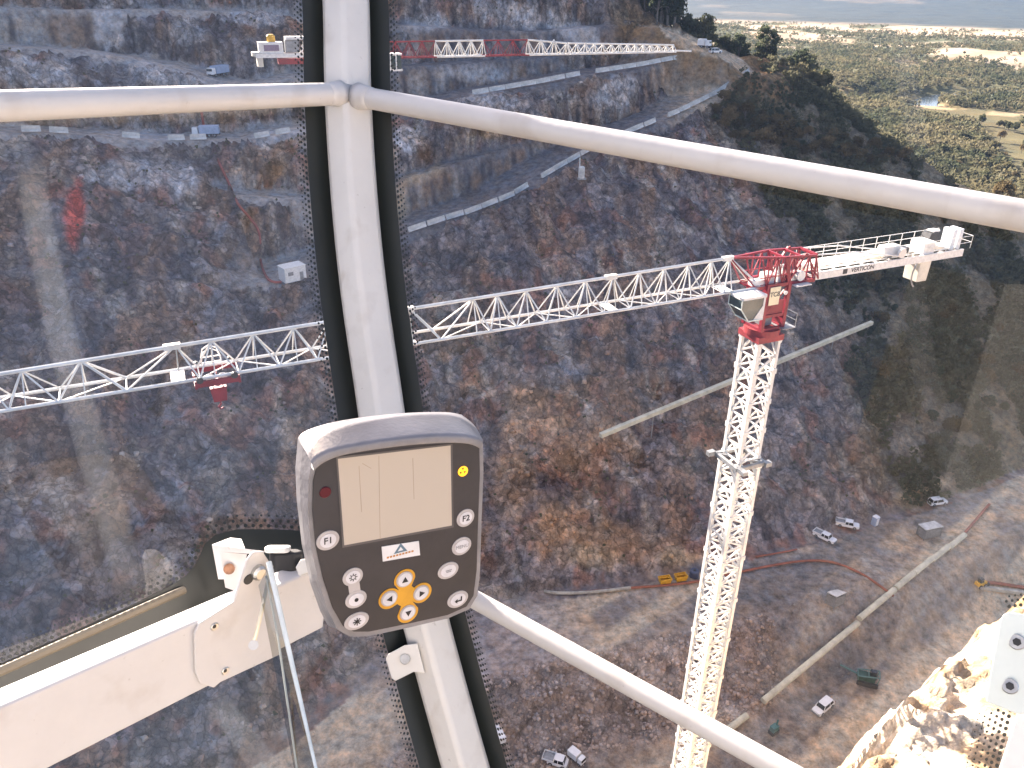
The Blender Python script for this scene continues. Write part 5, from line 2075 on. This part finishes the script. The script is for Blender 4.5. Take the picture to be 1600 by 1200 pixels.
flat_shed('grey flat-roofed shelter near the upper end of the pale bar', ((1430, 835), (1442, 845), (1470, 838), (1455, 830)), 2.6, CONC)
flat_shed('small square grey shelter in the middle of the gorge floor', ((1288, 944), (1302, 954), (1318, 946), (1304, 936)), 2.4, CONC)

# green tracked drill rig
p, q, h = heading((1335, 1062), (1372, 1072))
rg = thing('drill_rig', 'dark green tracked machine in the shadowed hollow right of the white wagon', 'drill rig', settle((p + q) / 2, 0.1), h)
for s in (-1, 1):
    MB().box((0, s * 1.15, 0.45), (3.8, 0.55, 0.85), bev=0.2).build('track', DARK, rg)
MB().box((-0.3, 0, 1.35), (3.2, 1.9, 0.9), bev=0.15).build('body', TEAL, rg, bevel=0.05)
MB().box((0.9, 0.45, 2.2), (1.2, 1.0, 1.1), taper=(0.85, 0.9)).build('operator_cabin', WINDOW, rg)
cg = MB()
LT = mat('worn_teal_paint', (0.09, 0.19, 0.18), 0.55)
for s in (-0.95, 0.95):
    cg.bar((-1.9, s, 1.9), (1.9, s, 2.6), 0.16).bar((-1.7, s, 0.9), (-1.9, s, 1.9), 0.14).bar((1.7, s, 0.9), (1.9, s, 2.6), 0.14)
cg.bar((-1.9, -0.95, 1.9), (-1.9, 0.95, 1.9), 0.16).bar((1.9, -0.95, 2.6), (1.9, 0.95, 2.6), 0.16).bar((0, -0.95, 2.25), (0, 0.95, 2.25), 0.12)
cg.build('top_frame', LT, rg)
MB().bar((-1.5, 0, 1.4), (-5.2, 0.5, 2.2), 0.28).build('drill_boom', LT, rg)
p = ground(1208, 1146)
pm = thing('drill_rig', 'small teal upright rig on the gorge floor near the gap in the pale bar', 'drill rig', settle(p), 0.6)
MB().box((0, 0, 0.5), (1.9, 1.2, 0.6), bev=0.1).build('track', DARK, pm)
MB().box((0, 0, 1.3), (1.4, 1.0, 1.1)).build('body', LT, pm)
MB().bar((0.5, 0, 0.8), (0.6, 0, 3.0), 0.25).build('mast', LT, pm)
p = ground(1530, 918)
wb = thing('loader', 'small orange-topped loader on the tan dirt near the upper bar end', 'loader', settle(p), 0.4)
MB().box((0, 0, 1.0), (2.4, 1.3, 0.8), bev=0.1).build('body', YEL, wb)
MB().box((-0.2, 0, 1.8), (1.0, 1.0, 0.9), taper=(0.85, 0.85)).build('operator_cabin', WINDOW, wb)
MB().box((1.7, 0, 0.5), (0.6, 1.6, 0.6)).build('bucket', DARK, wb)
wheels(wb, (-0.7, 0.7), 1.5, 0.5)
p = ground(908, 283)
gp = thing('shotcrete_pump', 'small pale tank standing on end beside the sloping bench road', 'pump', settle(p), 0.3)
MB().disc((0, 0, 0.5), (0, 0, 1), 0.9, 3.2, 14, up=(1, 0, 0), bev=0.3).build('tank_shell', CONC, gp)
MB().bar((-0.3, 0.5, 0), (-0.5, 0.6, 6.0), 0.3).build('mast', CONC, gp)
MB().box((0, 0, 0.3), (2.4, 1.6, 0.5)).build('skid', GREY, gp)

# boundary stone, timber stacks on the right
for a, b, lab in (((1528, 921), (1640, 936), 'long bleached timber baulk lying right of the dirt floor above the pale rock'),):
    p, q = ground(*a), ground(*b)
    o = MB().bar(p + np.array([0, 0, 0.5]), q + np.array([0, 0, 0.5]), 0.9, 0.7).build('timber_baulk', PLANK)
    tag(o, lab, 'timber')
hl = [ground(x, y) + np.array([0, 0, 0.4]) for x, y in ((1526, 912), (1560, 916), (1600, 921), (1640, 924))]
tag(MB().tube(hl, 0.4, 6).build('hose', ORANGE), 'orange hose lying behind the long bleached timber baulk', 'hose')


def hose(label, pix, r, m=ORANGE):
    pts = [ground(*q) for q in pix]
    pts = [q + np.array([0, 0, r + 0.1]) for q in pts if q is not None]
    o = MB().tube(spline(pts, 4), r, 6).build('hose', m)
    tag(o, label, 'hose')


hose('orange hose along the haul road passing behind the crane mast to the pale bar', [(900, 929), (980, 922), (1040, 918), (1090, 911), (1150, 897), (1210, 886), (1260, 879), (1300, 881), (1340, 896), (1370, 915), (1395, 934)], 0.27)
hose('red hose hanging down the left rock wall from the bench to the cabin', [(316, 182), (322, 212), (343, 258), (358, 290), (372, 322), (392, 352), (406, 372), (408, 412), (420, 440), (440, 444)], 0.33, mat('dull_red_hose', (0.33, 0.09, 0.07), 0.7, vary=0.2, scale=0.4))
hose('short orange hose on the road behind the crane mast', [(1180, 872), (1215, 866), (1245, 860)], 0.2)
hose('pale hose at the toe of the slope left of the yellow skip bins', [(850, 927), (880, 930), (930, 928), (985, 921)], 0.34, PLANK)

# concrete barriers along the benches
bar_l = MB()
bpf = [(-0.42, 0), (0.42, 0), (0.30, 0.28), (0.16, 0.42), (0.12, 1.15), (-0.12, 1.15), (-0.16, 0.42), (-0.30, 0.28)]
bar_me = {}


def barrier_run(pts, where, group, length=4.0, gap=0.7, skip_p=0.12, start='left'):
    pts = [np.array(p) for p in pts][::-1]
    acc = [0.0]
    for a, b in zip(pts[:-1], pts[1:]):
        acc.append(acc[-1] + np.linalg.norm(b - a))
    me = bar_me.get(length)
    if me is None:
        me = bar_me[length] = MB().prism([(-length / 2, y, z * 1.15) for y, z in bpf], (length, 0, 0)).mesh('road_barrier', CONC)
    r = random.Random(len(pts))
    s, k = length / 2, 0
    while s < acc[-1]:
        i = min(max(np.searchsorted(acc, s) - 1, 0), len(pts) - 2)
        t = (s - acc[i]) / (acc[i + 1] - acc[i])
        p = pts[i] * (1 - t) + pts[i + 1] * t
        d = pts[i + 1] - pts[i]
        px, py = project(p)
        if -20 < px < 1620 and r.random() > skip_p:
            o = link('road_barrier', me)
            L = np.linalg.norm(d)
            n = np.array([-d[1], d[0]]) / np.hypot(d[0], d[1])
            o.location = (p[0] + n[0] * 0.6, p[1] + n[1] * 0.6, p[2] + 0.45)
            o.rotation_euler = (0, -math.asin(d[2] / L), math.atan2(d[1], d[0]) + r.uniform(-0.04, 0.04))
            tag(o, 'concrete barrier on ' + where + ', ' + ordinal(k) + ' from the left', 'barrier', group)
            k += 1
        s += length + gap * r.uniform(0.3, 1.8)


def resample(pts, n):
    return [p for p in pts]


barrier_run(B_MAIN[:11], 'the long sloping bench road', 'barriers along the sloping bench road', 5.2, 0.3, 0.03)
barrier_run(B_UP[:7], 'the upper bench under the far jib', 'barriers along the upper bench', 5.2, 0.3, 0.05)
barrier_run(B_UP[9:16], 'the left bench below the rail', 'barriers along the left bench', 4.0, 1.5, 0.35)

# solid bars on the floor imitating cab-rail reflections in the glass
def bar_run(name, label, cat, a, b, r, joints, m):
    p, q = ground(*a), ground(*b)
    n = 40
    pts = []
    d = (q - p)
    root = thing(name, label, cat, settle(p), 0)
    base = np.array(root.location)
    cuts = [0.0] + joints + [1.0]
    for u0, u1 in zip(cuts[:-1], cuts[1:]):
        e0, e1 = p + d * (u0 + 0.002), p + d * (u1 - 0.002)
        lift = 0.0
        for e in (0.0, 0.25, 0.5, 0.75, 1.0):
            c = e0 + (e1 - e0) * e
            lift = max(lift, Z[int((c[1] - Y0) / ST), int((c[0] - X0) / ST)] - c[2])
        e0, e1 = e0 + np.array([0, 0, lift]), e1 + np.array([0, 0, lift])
        MB().tube([e0 - base + np.array([0, 0, r - 0.05]), e1 - base + np.array([0, 0, r - 0.05])], r, 14).build('bar_length', m, root)
    return root


bar_run('reflection_bar', 'long pale jointed bar across the gorge floor, standing in for a glass reflection', 'reflection', (1190, 1104), (1506, 840), 0.62, [0.42, 0.60, 0.70, 0.80, 0.90], PALE_REFLECTION)
bar_run('reflection_bar', 'short pale bar end by the lower right rail, standing in for a glass reflection', 'reflection', (1120, 1158), (1166, 1122), 0.62, [], PALE_REFLECTION)
p, q = ground(1545, 790), ground(1506, 836)
tag(MB().bar(p + np.array([0, 0, 0.4]), q + np.array([0, 0, 0.4]), 0.5, 0.4).build('plank', ORANGE), 'thin rusty plank running on from the top of the long pale bar', 'plank')
# straight bar up the slope imitating a glass reflection, on added trestles
p, q = ground(938, 681), ground(1362, 505)
fl = thing('slope_reflection_bar', 'straight pale bar up the dark slope, standing in for a glass reflection', 'reflection', settle(p))
fb = np.array(fl.location)
off = 0.0
for k in range(41):
    c = p + (q - p) * k / 40
    j, i = int((c[1] - Y0) / ST), int((c[0] - X0) / ST)
    off = max(off, Z[j, i] - c[2])
up_ = np.array([0, 0, 0.6])
nn_ = np.array([(q - p)[1], -(q - p)[0], 0.0])
nn_ = nn_ / np.linalg.norm(nn_)
if nn_[1] > 0:
    nn_ = -nn_
sh = lambda c: c - fb + c / np.linalg.norm(c) * 0 + up_
tgt = [(p, (938, 681)), (q, (1362, 505))]
# stand the bar off the rock towards the open gorge until it clears the ground
ends = []
for c, px in tgt:
    ends.append(c * (1 - (off * 1.6 + 1.0) / np.linalg.norm(c)))
pp_ = [ends[0] + (ends[1] - ends[0]) * k / 6 for k in range(7)]
for a, b in zip(pp_[:-1], pp_[1:]):
    MB().bar(a - fb, b - fb, 1.0, 1.0).build('bar_length', PALE_REFLECTION, fl)
for c in pp_[1::2]:
    j, i = int((c[1] - Y0) / ST), int((c[0] - X0) / ST)
    MB().bar(c - fb, np.array([c[0], c[1], Z[j, i] - 0.5]) - fb, 0.22).build('added_trestle', GREY, fl)

# ------------------------------------------------------------------ loose rock
def rubble(name, n, region, smin, smax, m, kind='stuff'):
    ico_v = np.array([(-1, -1, -1), (1, -1, -1), (1, 1, -1), (-1, 1, -1), (-0.7, -0.8, 0.8), (0.8, -0.6, 0.9), (0.6, 0.8, 0.7), (-0.8, 0.6, 0.9)]) * 0.62
    ico_f = np.array([(3, 2, 1, 0), (4, 5, 6, 7), (0, 1, 5, 4), (1, 2, 6, 5), (2, 3, 7, 6), (3, 0, 4, 7)])
    jj, ii = np.nonzero(region)
    pick = rng.integers(0, len(jj), n)
    x, y = GX[jj[pick], ii[pick]] + rng.uniform(-0.4, 0.4, n), GY[jj[pick], ii[pick]] + rng.uniform(-0.4, 0.4, n)
    z = Z[jj[pick], ii[pick]]
    sz = smin + (smax - smin) * rng.random(n) ** 3
    V = ico_v[None] * (0.6 + 0.6 * rng.random((n, 8, 3))) * sz[:, None, None] * np.array([1, 1, 0.75])[None, None]
    a = rng.uniform(0, 6.28, n)
    ca, sa = np.cos(a)[:, None], np.sin(a)[:, None]
    V = np.stack([V[..., 0] * ca - V[..., 1] * sa, V[..., 0] * sa + V[..., 1] * ca, V[..., 2]], -1)
    V += np.stack([x, y, z], -1)[:, None]
    F = (ico_f[None] + (np.arange(n) * 8)[:, None, None]).reshape(-1, 4)
    cc_ = col[jj[pick], ii[pick]] * rng.uniform(0.75, 1.35, (n, 1))
    link(name, np_mesh(name, V.reshape(-1, 3), F, m, False, np.repeat(cc_, 8, 0)), kind=kind)


STONE = terrain_mat('loose_stone', 1.5, 0.5, 0.2, contrast=0.3)
inview = (PX > -40) & (PX < 1640) & (PY > -20) & (PY < 1240)
rubble('bank_rubble', 4500, (bank > 0.5) & inview, 0.12, 0.75, STONE)
rubble('scree', 5000, (SD0 > 2) & (SD0 < 210) & (BK0 < 2) & (road_any < 0.2) & inview & (n2 > 0.52), 0.2, 1.1, STONE)
rubble('floor_stones', 700, (SD0 < -2) & inview & (n4 > 0.55), 0.1, 0.45, STONE)

# ------------------------------------------------------------------ vegetation
LEAF_D = leaf_mat('dark_gum_foliage', (0.040, 0.056, 0.034), (0.080, 0.098, 0.056), (0.13, 0.13, 0.075), 0.25)
LEAF_O = leaf_mat('olive_gum_foliage', (0.06, 0.07, 0.036), (0.11, 0.115, 0.06), (0.19, 0.165, 0.085), 0.2)
LEAF_T = leaf_mat('tan_tipped_foliage', (0.075, 0.062, 0.03), (0.15, 0.115, 0.055), (0.26, 0.19, 0.10), 0.25)
LEAF_F = leaf_mat('far_forest_foliage', (0.034, 0.046, 0.027), (0.072, 0.082, 0.045), (0.17, 0.15, 0.085), 0.02)
SCRUB = leaf_mat('dry_scrub_foliage', (0.085, 0.095, 0.055), (0.155, 0.145, 0.085), (0.26, 0.205, 0.12), 0.05)
BARK = mat('gum_bark', (0.20, 0.17, 0.14), 0.9, vary=0.25, scale=1.5)


def leaf_cloud(centres, radii, per, size, r, squash=0.8):
    """small leaf sprays spread through clump volumes: returns quads"""
    cs = np.repeat(np.asarray(centres), per, 0)
    rs = np.repeat(np.asarray(radii), per)
    n = len(cs)
    d = r.normal(size=(n, 3))
    d /= np.linalg.norm(d, axis=1)[:, None]
    p = cs + d * (rs * (0.45 + 0.6 * r.random(n)))[:, None] * np.array([1, 1, squash])
    a = r.normal(size=(n, 3))
    a /= np.linalg.norm(a, axis=1)[:, None]
    b = np.cross(a, d + 0.6 * r.normal(size=(n, 3)))
    b /= np.linalg.norm(b, axis=1)[:, None] + 1e-9
    s = size * (0.6 + 0.9 * r.random(n))[:, None]
    a, b = a * s, b * s * 0.7
    V = np.stack([p - a - b, p + a - b * 0.6, p + a * 0.7 + b, p - a * 0.8 + b], 1)
    return V.reshape(-1, 3), np.arange(n * 4).reshape(n, 4)


def tree_meshes(seed, H, Rw, kind, lm):
    r = np.random.default_rng(seed)
    nc = 16 if kind != 'bush' else 9
    if kind == 'tall':
        hz = r.uniform(0.28, 0.98, nc) * H
        rad = Rw * (1.05 - 0.75 * (hz / H)) * 0.55 + 0.5
        off = Rw * (1.0 - 0.75 * (hz / H))
    elif kind == 'bush':
        hz = r.uniform(0.3, 0.8, nc) * H
        rad = np.full(nc, Rw * 0.48)
        off = np.full(nc, Rw * 0.55)
    else:
        hz = r.uniform(0.45, 0.92, nc) * H
        rad = Rw * r.uniform(0.30, 0.5, nc)
        off = Rw * 0.8 * np.sqrt(np.clip(1 - ((hz / H - 0.6) / 0.4) ** 2, 0.1, 1))
    a = r.uniform(0, 6.28, nc)
    q = np.sqrt(r.random(nc))
    cs = np.stack([np.cos(a) * off * q, np.sin(a) * off * q, hz], -1)
    V, F = leaf_cloud(cs, rad, 85 if kind != 'bush' else 110, 0.34 if H > 8 else 0.22, r)
    crown = np_mesh('crown', V, F, lm, False)
    mb = MB()
    pts = [np.array([0, 0, -0.8]), np.array([0.03 * H * r.normal(), 0.03 * H * r.normal(), 0.4 * H]), np.array([0.05 * H * r.normal(), 0.05 * H * r.normal(), 0.85 * H])]
    mb.tube(pts, [0.028 * H, 0.018 * H, 0.005 * H], 6)
    for k in range(5):
        c = cs[r.integers(0, nc)]
        st = pts[1] * (0.6 + 0.3 * r.random())
        mb.tube([st, (st + c) / 2 + np.array([0, 0, -0.2]), c], [0.012 * H, 0.009 * H, 0.003 * H], 5)
    return crown, mb.mesh('trunk', BARK)


TREES = {}
for k_, (H, Rw, kind, lm) in {'tall': (17, 3.6, 'tall', LEAF_D), 'tallb': (15, 4.2, 'round', LEAF_D), 'round': (9.5, 4.0, 'round', LEAF_O), 'roundb': (8, 3.6, 'round', LEAF_T), 'bush': (3.6, 2.4, 'bush', LEAF_D), 'bushb': (4.6, 3.4, 'bush', LEAF_T)}.items():
    TREES[k_] = [tree_meshes(900 + 7 * i + len(k_) * 31, H, Rw, kind, lm) for i in range(3)]


def plant(kind, p, s, label, cat, group, i):
    cr, tk = TREES[kind][i % 3]
    root = thing('tree' if 'bush' not in kind else 'shrub', label, cat, (p[0], p[1], p[2] - 0.2), (i * 2.399) % 6.28, group)
    root.scale = (s, s, s * (0.9 + 0.2 * ((i * 7) % 10) / 10))
    link('crown', cr, root)
    if 'bush' not in kind or True:
        link('trunk', tk, root)
    return root


def far_point(px, py):
    """ground point in the open country under a pixel"""
    k = ray(px, py)
    d = np.geomspace(250, 6000, 900)
    p = d[:, None] * k[None]
    h = far_h(p[:, 0], p[:, 1])
    ins = (p[:, 0] < X1 - 4) & (p[:, 1] < Y1 - 4) & (p[:, 0] > X0)
    hit = np.nonzero((p[:, 2] < h) & ~ins)[0]
    if not len(hit):
        return None
    q = p[hit[0]].copy()
    q[2] = h[hit[0]]
    return q


def any_ground(px, py):
    q = ground(px, py)
    return q if q is not None else far_point(px, py)


zones = [
    # name, pixel polygon of feet, count, kinds, scale range, label, group
    ('tall', [(968, 30), (1000, 42), (1040, 52), (1075, 62), (1090, 58), (1060, 30), (1010, 14), (975, 8)], 44, ('tall', 'tallb'), (0.8, 1.2), 'tall dark gum tree behind the crest track', 'tall trees along the ridge crest'),
    ('crest', [(1096, 66), (1130, 82), (1180, 96), (1230, 108), (1290, 122), (1270, 96), (1200, 72), (1130, 52)], 60, ('tallb', 'round', 'round'), (0.75, 1.1), 'bushy tree just over the crest beyond the track', 'bushy trees over the crest'),
    ('lit', [(1240, 130), (1290, 160), (1330, 180), (1390, 212), (1425, 236), (1440, 200), (1380, 160), (1300, 122)], 46, ('round', 'roundb', 'round'), (0.55, 1.0), 'sunlit olive tree past the shaded hill shoulder', 'sunlit trees past the hill shoulder'),
    ('flank', [(1120, 160), (1170, 172), (1250, 200), (1330, 226), (1420, 262), (1350, 262), (1250, 240), (1160, 222), (1110, 200)], 56, ('bushb', 'roundb', 'bush', 'bushb'), (0.5, 0.9), 'low shrub on the shaded flank above the rail', 'shrubs on the shaded flank'),
    ('valley', [(1450, 196), (1600, 190), (1640, 330), (1560, 330), (1480, 270), (1440, 240)], 60, ('round', 'roundb', 'round'), (0.75, 1.3), 'olive gum tree on the valley floor', 'trees on the valley floor'),
    ('scrub', [(1300, 390), (1420, 440), (1600, 480), (1600, 660), (1480, 700), (1380, 640), (1320, 520)], 40, ('bush', 'bush', 'bushb'), (0.45, 1.0), 'dark shrub on the green slope behind the counter jib', 'shrubs on the green slope'),
]


def in_poly(x, y, poly):
    c = False
    j = len(poly) - 1
    for i in range(len(poly)):
        if (poly[i][1] > y) != (poly[j][1] > y) and x < (poly[j][0] - poly[i][0]) * (y - poly[i][1]) / (poly[j][1] - poly[i][1]) + poly[i][0]:
            c = not c
        j = i
    return c


rz = random.Random(5)
cnt = 0
for zn, poly, n, kinds, sr, lab, grp in zones:
    xs, ys = [p[0] for p in poly], [p[1] for p in poly]
    found = []
    tries = 0
    if zn in ('tall', 'crest', 'lit'):
        lo_, hi_, xa_, xb_ = {'tall': (4, 34, 935, 1110), 'crest': (9, 46, 1080, 1300), 'lit': (18, 90, 1250, 1450)}[zn]
        jj, ii = np.nonzero((BK0 > lo_) & (BK0 < hi_) & (PX > xa_) & (PX < xb_) & (PY > (16 if zn == 'tall' else 40)) & (PY < 330) & (TRACKM < 0.05) & ~tr_)
        for k in rz.sample(range(len(jj)), min(len(jj), n * 3)):
            if len(found) < n:
                found.append((np.array([GX[jj[k], ii[k]], GY[jj[k], ii[k]], Z[jj[k], ii[k]]]), PX[jj[k], ii[k]]))
    while len(found) < n and tries < n * 40:
        tries += 1
        x, y = rz.uniform(min(xs), max(xs)), rz.uniform(min(ys), max(ys))
        if not in_poly(x, y, poly):
            continue
        p = any_ground(x, y)
        if p is None or np.linalg.norm(p) > 1500:
            continue
        if any((p[0] - f[0][0]) ** 2 + (p[1] - f[0][1]) ** 2 < 9 for f in found):
            continue
        if p[0] < X1 and p[1] < Y1:
            j, i = int((p[1] - Y0) / ST), int((p[0] - X0) / ST)
            if road_any[j, i] > 0.3 or TRACKM[j, i] > 0.1:
                continue
        found.append((p, x))
    found.sort(key=lambda f: f[1])
    for i, (p, x) in enumerate(found):
        kd = kinds[rz.randrange(len(kinds))]
        cat = 'shrub' if 'bush' in kd else 'tree'
        plant(kd, p, rz.uniform(*sr), lab + ', ' + ordinal(i) + ' from the left', cat, grp, cnt)
        cnt += 1
for i, (x, y, s, lb) in enumerate(((1192, 222, 1.15, 'round tan-topped bush on the shaded flank, smaller of the pair above the rail'), (1222, 222, 1.5, 'round tan-topped bush on the shaded flank, larger of the pair above the rail'))):
    plant('bushb', ground(x, y), s, lb, 'shrub', 'pair of round bushes', i)

# the wood as one mass: valley forest and scattered paddock trees
def mass(name, pts, sizes, lm, per, clumps, leaf, seed):
    r = np.random.default_rng(seed)
    n = len(pts)
    a = r.uniform(0, 6.28, (n, clumps))
    q = np.sqrt(r.random((n, clumps))) * 0.75
    cs = np.stack([pts[:, None, 0] + np.cos(a) * q * sizes[:, None], pts[:, None, 1] + np.sin(a) * q * sizes[:, None],
                   pts[:, None, 2] + sizes[:, None] * (0.5 + 1.1 * r.random((n, clumps)))], -1).reshape(-1, 3)
    rs = np.repeat(sizes * 0.55, clumps)
    V, F = leaf_cloud(cs, rs, per, leaf, r)
    sc = np.repeat(rs, per)
    link(name, np_mesh(name, V, F, lm, False), kind='stuff')


N = 46000
fa = np.radians(rng.uniform(2, 46, N))
fr = 330 * (3000 / 330) ** (rng.random(N) ** 0.9)
fx, fy = fr * np.sin(fa), fr * np.cos(fa)
open_ = fbm(fx / 60, fy / 40, 4, 421)
wood = fbm(fx / 160, fy / 160, 5, 401)
dry = sstep(1500, 1800, fr + 700 * (fbm(fx / 420, fy / 260, 4, 411) - 0.5))
okm = (rng.random(N) < np.where(dry > 0.5, np.where(wood > 0.56, 0.9, 0.05), np.where(open_ > 0.66, 0.3, 0.98))) & (river_dist(fx, fy) > 24) & (np.hypot(fx - BEND[0], fy - BEND[1] + 15) > 62)
okm &= ~((fx < X1 - 4) & (fy < Y1 - 4))
fx, fy, fr = fx[okm], fy[okm], fr[okm]
pts = np.stack([fx, fy, far_h(fx, fy)], -1)
prx = 800 + FPX * (pts @ CR) / (pts @ CF)
sel = (prx > 930) & (prx < 1700)
pts, fr = pts[sel], fr[sel]
near = fr < 620
r3 = np.random.default_rng(3)
mass('forest', pts[near], 3.2 + 2.8 * r3.random(near.sum()), LEAF_F, 20, 6, 0.5, 31)
far_ = pts[~near]
mass('far_forest', far_, 3.2 + 2.8 * r3.random(len(far_)), LEAF_F, 5, 4, 1.1, 32)
# trees on the back of the ridge
bm = (BK0 > 12) & (GX > 0) & (GX < 285)
jj, ii = np.nonzero(bm)
pk = rng.integers(0, len(jj), 3200)
bp = np.stack([GX[jj[pk], ii[pk]], GY[jj[pk], ii[pk]], Z[jj[pk], ii[pk]]], -1)
bp = bp[TRACKM[jj[pk], ii[pk]] < 0.1]
mass('ridge_wood', bp, 1.8 + 2.0 * r3.random(len(bp)), LEAF_F, 18, 5, 0.42, 33)
# low scrub on the flank and sparse tufts on the rock
sm = (flank > 0.4) & (road_any < 0.1) & (BK0 < 2) & inview & (n2 > 0.44)
jj, ii = np.nonzero(sm)
pk = rng.integers(0, len(jj), 7000)
bp = np.stack([GX[jj[pk], ii[pk]], GY[jj[pk], ii[pk]], Z[jj[pk], ii[pk]]], -1)
mass('flank_scrub', bp, 0.4 + 1.9 * r3.random(len(bp)) ** 3, SCRUB, 14, 2, 0.28, 34)
sm = (flank <= 0.4) & (SD0 > 3) & (road_any < 0.1) & (BK0 < 2) & inview & (n4 > 0.57)
jj, ii = np.nonzero(sm)
pk = rng.integers(0, len(jj), 700)
bp = np.stack([GX[jj[pk], ii[pk]], GY[jj[pk], ii[pk]], Z[jj[pk], ii[pk]]], -1)
mass('dry_tufts', bp, 0.2 + 0.45 * r3.random(len(bp)) ** 2, SCRUB, 10, 1, 0.22, 35)

# ------------------------------------------------------------------ the air
HAZE = 2.2e-5
if HAZE:
    m = bpy.data.materials.new('haze_air')
    m.use_nodes = True
    t = m.node_tree
    t.nodes.remove(t.nodes['Principled BSDF'])
    v = t.nodes.new('ShaderNodeVolumePrincipled')
    v.inputs['Color'].default_value = (0.36, 0.60, 1.0, 1)
    v.inputs['Density'].default_value = HAZE
    t.links.new(v.outputs[0], t.nodes['Material Output'].inputs['Volume'])
    o = MB().box((0, 0, 150), (36000, 36000, 640)).build('haze', m)
    o['kind'] = 'stuff'
